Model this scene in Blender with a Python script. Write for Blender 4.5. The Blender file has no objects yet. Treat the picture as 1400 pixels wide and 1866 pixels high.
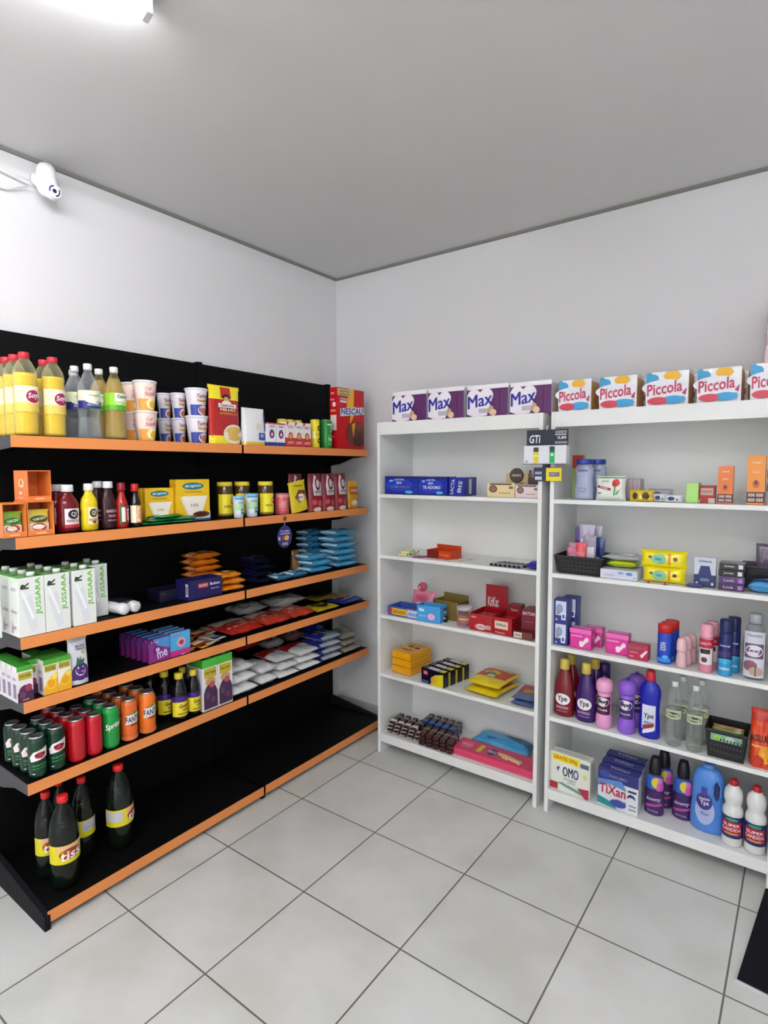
import bpy, bmesh, math, random
from math import sin, cos, pi, sqrt
from mathutils import Vector, Matrix, noise

SC = bpy.context.scene
C = SC.collection
T = 0.45                                   # floor tile size in metres

# ------------------------------------------------------------------ camera
CP = Vector((4.3330 * T, -5.3577 * T, 3.5888 * T))
YAW, PITCH, ROLL, FPX = -0.63563, -0.07388, -0.00174, 1054.96
F_ = Vector((sin(YAW) * cos(PITCH), cos(YAW) * cos(PITCH), sin(PITCH)))
R0 = F_.cross(Vector((0, 0, 1))).normalized(); U0 = R0.cross(F_)
R_ = R0 * cos(ROLL) + U0 * sin(ROLL); U_ = -R0 * sin(ROLL) + U0 * cos(ROLL)
cam = bpy.data.objects.new('camera', bpy.data.cameras.new('camera'))
C.objects.link(cam)
cam.matrix_world = Matrix(((R_.x, U_.x, -F_.x, CP.x), (R_.y, U_.y, -F_.y, CP.y), (R_.z, U_.z, -F_.z, CP.z), (0, 0, 0, 1)))
cam.data.sensor_fit = 'HORIZONTAL'; cam.data.sensor_width = 36; cam.data.lens = 36 * FPX / 1400
cam.data.clip_start = 0.02
SC.camera = cam

# ------------------------------------------------------------------ light and exposure
w = bpy.data.worlds.new('world'); SC.world = w; w.use_nodes = True
w.node_tree.nodes['Background'].inputs[0].default_value = (0.98, 0.98, 1.0, 1)
w.node_tree.nodes['Background'].inputs[1].default_value = 0.30
def area(name, loc, target, sx, sy, power, col):
    l = bpy.data.lights.new(name, 'AREA'); l.shape = 'RECTANGLE'; l.size = sx; l.size_y = sy; l.energy = power; l.color = col
    o = bpy.data.objects.new(name, l); C.objects.link(o); o.location = loc
    o.rotation_euler = (Vector(target) - Vector(loc)).to_track_quat('-Z', 'Y').to_euler()
    return o
area('shopfront_daylight', (2.6, -5.6, 1.5), (1.0, 0.4, 1.3), 3.2, 2.2, 7, (0.97, 0.98, 1.0))  # unseen area fill added at the open front of the room
SC.view_settings.view_transform = 'Standard'; SC.view_settings.look = 'None'
SC.view_settings.gamma = 1; SC.view_settings.use_curve_mapping = False
SC.view_settings.exposure = 2.12
TUBE_POWER = 19

# ------------------------------------------------------------------ materials
def lin(h):
    h = h.lstrip('#'); out = []
    for i in (0, 2, 4):
        c = int(h[i:i + 2], 16) / 255; out.append(c / 12.92 if c <= .04045 else ((c + .055) / 1.055) ** 2.4)
    return out + [1]
MATS = {}
def M(spec):
    """'#rrggbb' or '#rrggbb:kind' -> material"""
    if spec in MATS: return MATS[spec]
    hx, _, kind = spec.partition(':')
    m = bpy.data.materials.new((kind or 'plain') + '_' + hx.strip('#')); m.use_nodes = True
    b = m.node_tree.nodes['Principled BSDF']; n = m.node_tree
    b.inputs['Base Color'].default_value = lin(hx)
    b.inputs['Roughness'].default_value = .38
    if kind == 'matte': b.inputs['Roughness'].default_value = .75; b.inputs['Specular IOR Level'].default_value = .25
    if kind == 'black': b.inputs['Roughness'].default_value = .6; b.inputs['Specular IOR Level'].default_value = .12
    if kind == 'gloss': b.inputs['Roughness'].default_value = .16
    if kind == 'film':
        b.inputs['Roughness'].default_value = .22; b.inputs['Coat Weight'].default_value = .3
        tx = n.nodes.new('ShaderNodeTexNoise'); tx.inputs['Scale'].default_value = 30
        tc = n.nodes.new('ShaderNodeTexCoord'); n.links.new(tc.outputs['Object'], tx.inputs['Vector'])
        bp = n.nodes.new('ShaderNodeBump'); bp.inputs['Strength'].default_value = .35; bp.inputs['Distance'].default_value = .01
        n.links.new(tx.outputs['Fac'], bp.inputs['Height']); n.links.new(bp.outputs['Normal'], b.inputs['Normal'])
    if kind == 'metal': b.inputs['Metallic'].default_value = .9; b.inputs['Roughness'].default_value = .3
    if kind == 'clear':
        b.inputs['Roughness'].default_value = .07
        tr = n.nodes.new('ShaderNodeBsdfTransparent'); mx = n.nodes.new('ShaderNodeMixShader'); lw = n.nodes.new('ShaderNodeLayerWeight'); lw.inputs['Blend'].default_value = .35
        mr = n.nodes.new('ShaderNodeMapRange'); mr.inputs['To Min'].default_value = .07; mr.inputs['To Max'].default_value = .5
        n.links.new(lw.outputs['Facing'], mr.inputs['Value']); n.links.new(mr.outputs['Result'], mx.inputs['Fac'])
        n.links.new(tr.outputs[0], mx.inputs[1]); n.links.new(b.outputs[0], mx.inputs[2])
        n.links.new(mx.outputs[0], n.nodes['Material Output'].inputs['Surface'])
    if kind == 'tint': b.inputs['Alpha'].default_value = .55; b.inputs['Roughness'].default_value = .1
    if kind == 'liquid':
        b.inputs['Roughness'].default_value = .1; b.inputs['Transmission Weight'].default_value = .15
        b.inputs['Subsurface Weight'].default_value = 0.0
    if kind in ('lamp', 'lampstrong'):
        b.inputs['Emission Color'].default_value = lin(hx); b.inputs['Emission Strength'].default_value = TUBE_POWER * (1.35 if kind == 'lampstrong' else .62)
    MATS[spec] = m
    return m

def noisy(name, hx, amp, scale, rough=.6, bump=0.0):
    m = bpy.data.materials.new(name); m.use_nodes = True; n = m.node_tree; b = n.nodes['Principled BSDF']
    tc = n.nodes.new('ShaderNodeTexCoord'); tx = n.nodes.new('ShaderNodeTexNoise'); tx.inputs['Scale'].default_value = scale
    tx.inputs['Detail'].default_value = 4
    n.links.new(tc.outputs['Object'], tx.inputs['Vector'])
    r = n.nodes.new('ShaderNodeValToRGB'); c = lin(hx)
    r.color_ramp.elements[0].position = .3; r.color_ramp.elements[1].position = .7
    r.color_ramp.elements[0].color = [x * (1 - amp) for x in c[:3]] + [1]; r.color_ramp.elements[1].color = [min(1, x * (1 + amp)) for x in c[:3]] + [1]
    n.links.new(tx.outputs['Fac'], r.inputs['Fac']); n.links.new(r.outputs['Color'], b.inputs['Base Color'])
    b.inputs['Roughness'].default_value = rough
    if bump:
        t2 = n.nodes.new('ShaderNodeTexNoise'); t2.inputs['Scale'].default_value = 90
        n.links.new(tc.outputs['Object'], t2.inputs['Vector'])
        bp = n.nodes.new('ShaderNodeBump'); bp.inputs['Strength'].default_value = bump; bp.inputs['Distance'].default_value = .003
        n.links.new(t2.outputs['Fac'], bp.inputs['Height']); n.links.new(bp.outputs['Normal'], b.inputs['Normal'])
    return m

def floor_material():
    m = bpy.data.materials.new('ceramic_tile_floor'); m.use_nodes = True; n = m.node_tree; b = n.nodes['Principled BSDF']
    tc = n.nodes.new('ShaderNodeTexCoord'); mp = n.nodes.new('ShaderNodeMapping')
    mp.inputs['Scale'].default_value = (1 / T, 1 / T, 1 / T)
    n.links.new(tc.outputs['Object'], mp.inputs['Vector'])
    br = n.nodes.new('ShaderNodeTexBrick'); br.offset = 0; br.squash = 1
    br.inputs['Scale'].default_value = 1; br.inputs['Brick Width'].default_value = 1; br.inputs['Row Height'].default_value = 1
    br.inputs['Mortar Size'].default_value = .0075; br.inputs['Mortar Smooth'].default_value = .3; br.inputs['Bias'].default_value = 0
    br.inputs['Color1'].default_value = lin('#d6d8d6'); br.inputs['Color2'].default_value = lin('#d0d2d0')
    br.inputs['Mortar'].default_value = lin('#6e6c64')
    n.links.new(mp.outputs['Vector'], br.inputs['Vector'])
    tx = n.nodes.new('ShaderNodeTexNoise'); tx.inputs['Scale'].default_value = 3.5; tx.inputs['Detail'].default_value = 5
    n.links.new(tc.outputs['Object'], tx.inputs['Vector'])
    r = n.nodes.new('ShaderNodeValToRGB'); r.color_ramp.elements[0].position = .35; r.color_ramp.elements[1].position = .62
    r.color_ramp.elements[0].color = (.87, .87, .83, 1); r.color_ramp.elements[1].color = (1, 1, 1, 1)
    n.links.new(tx.outputs['Fac'], r.inputs['Fac'])
    mx = n.nodes.new('ShaderNodeMix'); mx.data_type = 'RGBA'; mx.blend_type = 'MULTIPLY'; mx.inputs['Factor'].default_value = 1
    n.links.new(br.outputs['Color'], mx.inputs['A']); n.links.new(r.outputs['Color'], mx.inputs['B'])
    n.links.new(mx.outputs['Result'], b.inputs['Base Color'])
    b.inputs['Roughness'].default_value = .33
    bp = n.nodes.new('ShaderNodeBump'); bp.inputs['Strength'].default_value = .4; bp.inputs['Distance'].default_value = .002; bp.invert = True
    n.links.new(br.outputs['Fac'], bp.inputs['Height']); n.links.new(bp.outputs['Normal'], b.inputs['Normal'])
    return m

# ------------------------------------------------------------------ text outlines (the built-in font)
TXT = {}
def text_shape(s):
    if s in TXT: return TXT[s]
    cu = bpy.data.curves.new('lettering', 'FONT'); cu.body = s; cu.size = 1; cu.offset = 0 if 'M' in s else .018; cu.resolution_u = 2
    ob = bpy.data.objects.new('lettering', cu); C.objects.link(ob)
    me = bpy.data.meshes.new_from_object(ob)
    vs = [(v.co.x, v.co.y) for v in me.vertices]; fs = [tuple(p.vertices) for p in me.polygons]
    if 'M' in s:
        n0 = len(vs); f0 = list(fs); v0 = list(vs)
        for dx in (-.022, .022):
            b = len(vs); vs += [(x + dx, y) for x, y in v0]; fs += [tuple(b + i for i in f) for f in f0]
    bpy.data.objects.remove(ob); bpy.data.curves.remove(cu); bpy.data.meshes.remove(me)
    x0, x1 = min(v[0] for v in vs), max(v[0] for v in vs); y0, y1 = min(v[1] for v in vs), max(v[1] for v in vs)
    vs = [((x - x0) / (x1 - x0) - .5, (y - y0) / (y1 - y0) - .5) for x, y in vs]
    TXT[s] = (vs, fs)
    return TXT[s]

# ------------------------------------------------------------------ mesh builder
class MB:
    def __init__(s): s.v = []; s.f = []; s.mi = []; s.sm = []; s.mats = []
    def mat(s, spec):
        m = M(spec) if isinstance(spec, str) else spec
        if m not in s.mats: s.mats.append(m)
        return s.mats.index(m)
    def add(s, vs, fs, spec, smooth=False):
        o = len(s.v); k = s.mat(spec); s.v += [tuple(v) for v in vs]
        for f in fs: s.f.append(tuple(o + i for i in f)); s.mi.append(k); s.sm.append(smooth)
        return s
    def box(s, x0, x1, y0, y1, z0, z1, spec, bev=0.0):
        if bev:
            bm = bmesh.new(); bmesh.ops.create_cube(bm, size=1)
            for v in bm.verts:
                v.co = Vector(((x0 + x1) / 2 + v.co.x * (x1 - x0), (y0 + y1) / 2 + v.co.y * (y1 - y0), (z0 + z1) / 2 + v.co.z * (z1 - z0)))
            bmesh.ops.bevel(bm, geom=list(bm.edges), offset=min(bev, .3 * min(x1 - x0, y1 - y0, z1 - z0)), segments=2, affect='EDGES', profile=.6)
            bm.verts.index_update()
            s.add([v.co for v in bm.verts], [[v.index for v in f.verts] for f in bm.faces], spec); bm.free()
            return s
        vs = [(x, y, z) for x in (x0, x1) for y in (y0, y1) for z in (z0, z1)]
        return s.add(vs, [(0, 1, 3, 2), (4, 6, 7, 5), (0, 4, 5, 1), (2, 3, 7, 6), (0, 2, 6, 4), (1, 5, 7, 3)], spec)
    def prism(s, pts, axis, a0, a1, spec, smooth=False):
        """pts: 2D outline, extruded along axis 'x','y' or 'z'"""
        def mk(p, a): return {'x': (a, p[0], p[1]), 'y': (p[0], a, p[1]), 'z': (p[0], p[1], a)}[axis]
        n = len(pts); vs = [mk(p, a0) for p in pts] + [mk(p, a1) for p in pts]
        return s.add(vs, [tuple(range(n)), tuple(range(2 * n - 1, n - 1, -1))] + [(i, (i + 1) % n, n + (i + 1) % n, n + i) for i in range(n)], spec, smooth)
    def lathe(s, prof, spec, n=20, cx=0, cy=0, ex=1.0, ey=1.0, sq=0.0, fl=0):
        vs = []; fs = []
        for r, z in prof:
            for i in range(n):
                a = 2 * pi * i / n
                k = 1.0
                if sq: k = 1 / (abs(cos(a)) ** sq + abs(sin(a)) ** sq) ** (1 / sq)
                if fl: k *= 1 + .05 * cos(a * fl) * (r > .5 * prof[1][0])
                vs.append((cx + ex * r * k * sin(a), cy - ey * r * k * cos(a), z))
        m = len(prof)
        for j in range(m - 1):
            for i in range(n):
                fs.append((j * n + i, j * n + (i + 1) % n, (j + 1) * n + (i + 1) % n, (j + 1) * n + i))
        fs.append(tuple(range(n))); fs.append(tuple(range((m - 1) * n, m * n)))
        return s.add(vs, fs, spec, True)
    def tube(s, pts, r, spec, n=8):
        P = [Vector(p) for p in pts]; vs = []; fs = []
        for k, p in enumerate(P):
            t = (P[min(k + 1, len(P) - 1)] - P[max(k - 1, 0)]).normalized()
            a = t.cross(Vector((0, 0, 1)) if abs(t.z) < .9 else Vector((1, 0, 0))).normalized(); b = t.cross(a)
            rr = r[k] if isinstance(r, (list, tuple)) else r
            vs += [p + a * rr * cos(2 * pi * i / n) + b * rr * sin(2 * pi * i / n) for i in range(n)]
        for k in range(len(P) - 1):
            for i in range(n): fs.append((k * n + i, k * n + (i + 1) % n, (k + 1) * n + (i + 1) % n, (k + 1) * n + i))
        fs.append(tuple(range(n))); fs.append(tuple(range((len(P) - 1) * n, len(P) * n)))
        return s.add(vs, fs, spec, True)
    def grid(s, fn, nu, nv, spec, smooth=True):
        vs = [fn(i / nu, j / nv) for j in range(nv + 1) for i in range(nu + 1)]
        fs = [(j * (nu + 1) + i, j * (nu + 1) + i + 1, (j + 1) * (nu + 1) + i + 1, (j + 1) * (nu + 1) + i) for j in range(nv) for i in range(nu)]
        return s.add(vs, fs, spec, smooth)
    def decal(s, surf, items, off0=.0004):
        fn, W, H, curved = surf; off = off0
        for it in items:
            k = it[0]
            if k == 'r':
                _, u0, v0, u1, v1, col = it[:6]
                nu, nv = (12, 5) if curved else (1, 1)
                s.grid(lambda a, b: fn(u0 + (u1 - u0) * a, v0 + (v1 - v0) * b, off), nu, nv, col, curved)
            elif k == 'e':
                _, cu, cv, ru, rv, col = it[:6]
                n = 20; rings = (0.001, .5, 1) if curved else (0.001, 1); vs = []; fs = []
                for q in rings:
                    vs += [fn(cu + ru * q * cos(2 * pi * i / n), cv + rv * q * sin(2 * pi * i / n), off) for i in range(n)]
                for j in range(len(rings) - 1):
                    fs += [(j * n + i, j * n + (i + 1) % n, (j + 1) * n + (i + 1) % n, (j + 1) * n + i) for i in range(n)]
                s.add(vs, fs, col)
            elif k == 'p':
                if not curved: s.add([fn(u, v, off) for u, v in it[1]], [tuple(range(len(it[1])))], it[2])
                else:
                    P = it[1]; cu = sum(p[0] for p in P) / len(P); cv = sum(p[1] for p in P) / len(P); N = 6
                    for a in range(len(P)):
                        (ax, ay), (bx, by) = P[a], P[(a + 1) % len(P)]; vs = []; ix = {}
                        for i in range(N + 1):
                            for j in range(i + 1):
                                t1 = i / N; t2 = j / i if i else 0
                                ex_, ey_ = ax + (bx - ax) * t2, ay + (by - ay) * t2
                                ix[i, j] = len(vs); vs.append(fn(cu + (ex_ - cu) * t1, cv + (ey_ - cv) * t1, off))
                        fs = []
                        for i in range(N):
                            for j in range(i + 1):
                                fs.append((ix[i, j], ix[i + 1, j], ix[i + 1, j + 1]))
                                if j < i: fs.append((ix[i, j], ix[i + 1, j + 1], ix[i, j + 1]))
                        s.add(vs, fs, it[2], True)
            elif k == 't':
                _, st, cu, cv, tw, th, col = it[:7]; rot = math.radians(it[7]) if len(it) > 7 else 0; sh = it[8] if len(it) > 8 else 0
                vs0, fs = text_shape(st); vs = []
                for x, y in vs0:
                    px, py = x * tw * W + sh * y * th * H, y * th * H
                    vs.append(fn(cu + (px * cos(rot) - py * sin(rot)) / W, cv + (px * sin(rot) + py * cos(rot)) / H, off + (.0012 if curved else .0004)))
                s.add(vs, fs, col)
            off += .0003
        return s
    def xf(s, mtx, a=0):
        s.v[a:] = [tuple(mtx @ Vector(v)) for v in s.v[a:]]; return s
    def build(s, name, parent=None, loc=None, rz=0):
        me = bpy.data.meshes.new(name); me.from_pydata(s.v, [], s.f); 
        for m in s.mats: me.materials.append(m)
        me.polygons.foreach_set('material_index', s.mi); me.polygons.foreach_set('use_smooth', s.sm)
        me.update()
        bm = bmesh.new(); bm.from_mesh(me); bmesh.ops.recalc_face_normals(bm, faces=bm.faces); bm.to_mesh(me); bm.free()
        o = bpy.data.objects.new(name, me); C.objects.link(o)
        if parent: o.parent = parent
        if loc is not None: o.location = loc
        if rz: o.rotation_euler = (0, 0, rz)
        return o

SEEN = {}
def tag(o, label, cat, group=None, kind=None):
    o['label'] = label; o['category'] = cat
    if group: o['group'] = group
    if kind: o['kind'] = kind
    n = len(label.split())
    if label in SEEN: print('DUPLABEL', label)
    if not 4 <= n <= 16: print('LABELLEN', n, label)
    SEEN[label] = o
    return o
def empty(name, loc=(0, 0, 0), rz=0):
    o = bpy.data.objects.new(name, None); C.objects.link(o); o.empty_display_size = .05
    o.location = loc; o.rotation_euler = (0, 0, rz); return o
def copy_tree(o, parent=None):
    c = o.copy(); C.objects.link(c)
    if parent: c.parent = parent
    for ch in [k for k in bpy.data.objects if k.parent == o]: copy_tree(ch, c)
    return c
def struct(o): o['kind'] = 'structure'; return o

# ------------------------------------------------------------------ surfaces for decals
def s_front(w, d, h): return (lambda u, v, o: ((u - .5) * w, -d / 2 - o, v * h), w, h, False)
def s_back(w, d, h): return (lambda u, v, o: ((.5 - u) * w, d / 2 + o, v * h), w, h, False)
def s_left(w, d, h): return (lambda u, v, o: (-w / 2 - o, (.5 - u) * d, v * h), d, h, False)
def s_right(w, d, h): return (lambda u, v, o: (w / 2 + o, (u - .5) * d, v * h), d, h, False)
def s_top(w, d, h): return (lambda u, v, o: ((u - .5) * w, (v - .5) * d, h + o), w, d, False)
def s_cyl(R, z0, z1, span, ex=1.0, ey=1.0):
    def f(u, v, o):
        a = (u - .5) * span
        return ((ex * R + o) * sin(a), -(ey * R + o) * cos(a), z0 + (z1 - z0) * v)
    return (f, R * span * ex, z1 - z0, True)

# ------------------------------------------------------------------ where the shelves stand (metres)
XW, YW, HC = -1.359 * T, 1.19 * T, 6.345 * T                # left wall, back wall, ceiling
XG, XGB, XB = -.5765 * T, -.324 * T, -1.286 * T             # gondola: shelf front, base front, back panel
GYL, GYJ, GYR = -3.477 * T, -1.245 * T, .929 * T
GZ = [0] + [z * T for z in (3.853, 3.065, 2.2745, 1.7606, 1.0888, .1404)]
YF = .3422 * T
WX = ((.0242 * T, 2.1273 * T), (2.2108 * T, 4.209 * T))
WZ = [z * T for z in (4.1557, 3.2826, 2.5313, 1.7804, 1.0308, .2511)]
WD = .335

def ray(px, py): return F_ + R_ * ((px - 700) / FPX) + U_ * ((933 - py) / FPX)
def pix(p):
    d = Vector(p) - CP; c = d.dot(F_); return 700 + FPX * d.dot(R_) / c, 933 - FPX * d.dot(U_) / c, c
INW = {'G': Vector((-1, 0, 0)), 'W': Vector((0, 1, 0))}
ALG = {'G': Vector((0, 1, 0)), 'W': Vector((1, 0, 0))}
ROT = {'G': pi / 2, 'W': 0}
def zof(U, sh): return GZ[sh] if U == 'G' else WZ[sh]
def spot(U, sh, px, d):
    """point on shelf sh, d metres in from its front edge, under pixel column px"""
    z = zof(U, sh); py = 1000
    for _ in range(4):
        r = ray(px, py)
        if U == 'G': t = ((XGB if sh == 6 else XG) - d - CP.x) / r.x
        else: t = (YF + d - CP.y) / r.y
        p = CP + r * t; p.z = z; py = pix(p)[1]
    return p
def depth_of(U, sh, px, py):
    r = ray(px, py); t = (zof(U, sh) - CP.z) / r.z; p = CP + r * t
    return ((XGB if sh == 6 else XG) - p.x) if U == 'G' else (p.y - YF)
def fit(U, sh, x0, x1, y0, y1, d):
    if d is None: d = min(.25, max(.006, depth_of(U, sh, (x0 + x1) / 2, y1)))
    a, b = spot(U, sh, x0, d), spot(U, sh, x1, d); p = (a + b) / 2
    return p, abs((b - a).dot(ALG[U])), (y1 - y0) * pix(p)[2] / FPX
def fitr(U, sh, x0, x1, y0, y1, d):
    if d is None: d = min(.25, max(.006, depth_of(U, sh, (x0 + x1) / 2, y1)))
    r = .03
    for _ in range(4):
        p = spot(U, sh, (x0 + x1) / 2, d + r); c = pix(p); t = (c[0] - 700) / FPX
        r = .5 * (x1 - x0) * c[2] / FPX / sqrt(1 + t * t)
    return p, r, (y1 - y0) * c[2] / FPX

def rows(root, U, offs, labels):
    """copies of root at (along, inward, up) offsets"""
    out = [root]; W_, D_, T_ = root.get('w_m', 0), root.get('pd', 0), root.get('t_m', 0)
    offs = [list(o) for o in offs]
    col = [o[1] for o in offs if o[1] > .015 and abs(o[0]) < .9 * W_]
    if col and D_ and not T_ and min(col) < D_ + .0012:
        f = (D_ + .0012) / min(col)
        for o in offs:
            if o[1] > .015: o[1] *= f
    row = [abs(o[0]) for o in offs if abs(o[0]) > .5 * W_ and o[1] < .4 * D_]
    if row and W_ and D_ and min(row) < W_ + .0012 and not T_:
        f = (W_ + .0012) / min(row)
        for o in offs:
            if abs(o[0]) > .5 * W_: o[0] *= f
    if T_:
        zs = sorted({o[2] for o in offs if len(o) > 2 and o[2] > 0})
        for o in offs:
            if len(o) > 2 and o[2] > 0: o[2] = (zs.index(o[2]) + 1) * (T_ + .0008)
    for o, l in zip(offs, labels):
        c = copy_tree(root); c.location = root.location + ALG[U] * o[0] + INW[U] * o[1] + Vector((0, 0, o[2] if len(o) > 2 else 0))
        if len(o) > 3: c.rotation_euler.z += o[3]
        c['label'] = l
        if l in SEEN: print('DUPLABEL', l)
        SEEN[l] = c
        n = len(l.split())
        if not 4 <= n <= 16: print('LABELLEN', n, l)
        out.append(c)
    return out

# ------------------------------------------------------------------ product builders (local: front -y, right +x, origin at base)
def box_thing(name, label, cat, U, sh, px, d, dep, col, front=(), left=(), right=(), top=(), bev=.0012, group=None, rz=0, dz=0, whd=None, cap=None, flip=False, open_top=None):
    p, w, h = fit(U, sh, *px, d)
    if whd:
        w = whd[0] or w; h = whd[1] or h
    m = MB()
    if open_top:
        t = .002
        m.box(-w / 2, w / 2, -dep / 2, -dep / 2 + t, 0, h * open_top[0], col).box(-w / 2, w / 2, dep / 2 - t, dep / 2, 0, h * open_top[1], col)
        m.box(-w / 2, -w / 2 + t, -dep / 2 + t, dep / 2 - t, 0, h * open_top[0], col).box(w / 2 - t, w / 2, -dep / 2 + t, dep / 2 - t, 0, h * open_top[0], col)
        m.box(-w / 2 + t, w / 2 - t, -dep / 2 + t, dep / 2 - t, 0, t, col)
    else: m.box(-w / 2, w / 2, -dep / 2, dep / 2, 0, h, col, bev)
    hh = h * open_top[0] if open_top else h
    m.decal(s_front(w, dep, hh), front); m.decal(s_left(w, dep, hh), left); m.decal(s_right(w, dep, hh), right); m.decal(s_top(w, dep, hh), top)
    loc = p + INW[U] * (dep / 2) + Vector((0, 0, dz))
    if cap:
        r = empty(name, loc, ROT[U] + rz); m.build('carton_body', r)
        c = MB(); cr, ch, cc, cx, cy = cap; c.lathe([(cr, h + .0005), (cr, h + ch * .85), (cr * .85, h + ch)], cc, 14, cx * w, cy * dep); c.build('cap', r)
    else: r = m.build(name, None, loc, ROT[U] + rz)
    tag(r, label, cat, group); r['w_m'] = w; r['h_m'] = h; r['pd'] = dep
    return r

def bag_mesh(w, h, t, col, mode='pillow', decals=(), seed=0, seal=None, nu=14, nv=16, wr=.10, back=None):
    m = MB()
    def th(u, v):
        e = max(0.0, sin(pi * min(1, max(0, u)))) ** .26
        if mode == 'stand': g = max(0.0, 1 - max(0, v) ** 2.4) ** .6
        else: g = max(0, sin(pi * min(1, max(0, (v - .04) / .92)))) ** .26 if .04 < v < .96 else 0
        nz = noise.noise(Vector((u * 3.5 + seed * 7.1, v * 3.5, seed))) * 1.0 + .5 * noise.noise(Vector((u * 9, v * 9 + seed * 3, seed)))
        return min(t / 2, t / 2 * .97 * e * g * (1 + wr * 2 * nz) + .0006)
    def wd(v): return w * (1 - (.05 * sin(pi * v) if mode != 'stand' else .05 * v)) 
    def fr(u, v, o=0): return ((u - .5) * wd(v), -th(u, v) - o, v * h)
    def bk(u, v): return ((u - .5) * wd(v), th(u, v), v * h)
    m.grid(fr, nu, nv, col); m.grid(bk, nu, nv, back or col)
    if mode == 'stand': m.grid(lambda u, v: ((u - .5) * w, (v * 2 - 1) * th(u, 0), 0), nu, 1, col)
    dd = []
    for it in decals:
        dd.append(it)
    m.decal((lambda u, v, o: fr(u, v, o + .0008), w, h, True), dd)
    if seal:
        for v0, v1 in ((0, .05), (.95, 1)) if mode != 'stand' else ((.94, 1),):
            m.box(-w / 2, w / 2, -.0012, .0012, v0 * h, v1 * h, seal)
    return m
def lay(m, h, t): return m.xf(Matrix(((1, 0, 0, 0), (0, 0, 1, -h / 2), (0, -1, 0, t / 2), (0, 0, 0, 1))))
def bag_thing(name, label, cat, U, sh, px, d, t, col, decals=(), mode='stand', group=None, rz=0, dz=0, seed=1, seal=None, flat=None, whd=None, wr=.1, tilt=0):
    """standing bag: height from pixels; flat = its length in metres when it lies down (thickness t)"""
    p, w, h = fit(U, sh, *px, d)
    if whd: w = whd[0] or w; h = whd[1] or h
    if flat:
        m = lay(bag_mesh(w, flat, t, col, 'pillow', decals, seed, seal, wr=wr), flat, t); off = flat / 2
    else:
        m = bag_mesh(w, h, t, col, mode, decals, seed, seal, wr=wr); off = t / 2
        if tilt: m.xf(Matrix.Rotation(math.radians(tilt), 4, 'Y'))
    o = m.build(name, None, p + INW[U] * off + Vector((0, 0, dz)), ROT[U] + rz)
    if tilt: o.location.z += abs(sin(math.radians(tilt))) * w / 2 * .9
    tag(o, label, cat, group)
    if flat: o['t_m'] = t
    o['w_m'] = w; o['pd'] = off * 2
    return o

def bottle_thing(name, label, cat, U, sh, px, d, prof, col, cap, labels=(), ex=1.0, ey=1.0, liquid=None, group=None, rz=0, RH=None, dz=0, sq=0, fl=0, n=22, extra=None):
    p, R, H = fitr(U, sh, *px, d)
    if RH: R = RH[0] or R; H = RH[1] or H
    r = empty(name, p + Vector((0, 0, dz)), ROT[U] + rz)
    m = MB().lathe([(a * R, b * H) for a, b in prof], col, n, ex=ex, ey=ey, sq=sq, fl=fl); m.build('bottle_body', r)
    if liquid:
        lc, lv = liquid; pts = [(a * R * .94, max(.004, b * H)) for a, b in prof if b <= lv]
        MB().lathe(pts, lc, n, ex=ex, ey=ey, sq=sq).build('liquid', r)
    if cap:
        cp, cc = cap; MB().lathe([(a * R, b * H) for a, b in cp], cc, 16, ex=ex if cp[0][0] > .85 else 1, ey=ey if cp[0][0] > .85 else 1).build('cap', r)
    for lz0, lz1, span, Rl, bg, items in labels:
        lm = MB(); su = s_cyl(R * Rl, lz0 * H, lz1 * H, math.radians(span), ex, ey)
        its = ([('r', 0, 0, 1, 1, bg)] if bg else []) + list(items)
        lm.decal(su, its, .0009); lm.build('label', r)
    if extra: extra(r, R, H)
    tag(r, label, cat, group); r['w_m'] = 2 * R * max(1, ex); r['h_m'] = H; r['pd'] = 2 * R * ey
    return r

# ================================================================== the room
wall_m = noisy('painted_plaster_wall', '#dcdcdd', .015, 2.5, .7, .08)
ceil_m = noisy('painted_ceiling', '#d6d5d5', .012, 1.5, .8, .04)
X1, Y0 = 3.6, -6.2
struct(MB().box(XW - .12, X1 + .12, Y0, YW + .12, -.1, 0, floor_material()).build('floor'))
struct(MB().box(XW - .12, X1 + .12, Y0, YW + .12, HC, HC + .1, ceil_m).build('ceiling'))
struct(MB().box(XW - .12, XW, Y0, YW + .12, 0, HC, wall_m).build('wall_left'))
struct(MB().box(XW, X1, YW, YW + .12, 0, HC, wall_m).build('wall_back'))
struct(MB().box(X1, X1 + .12, Y0, YW, 0, HC, wall_m).build('wall_right'))
struct(MB().box(XW, XW + .012, Y0, YW, HC - .014, HC, '#85857f:matte').build('trim_1'))  # grey strip painting the shadow of the recessed ceiling joint
struct(MB().box(XW + .012, X1, YW - .012, YW, HC - .014, HC, '#85857f:matte').build('trim_2'))  # same painted gap shadow along the back wall
struct(MB().box(XW, XW + .01, Y0, YW, 0, .07, '#b9bab6', .002).build('baseboard_left'))
struct(MB().box(XW + .01, X1, YW - .01, YW, 0, .07, '#b9bab6', .002).build('baseboard_back'))

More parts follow.
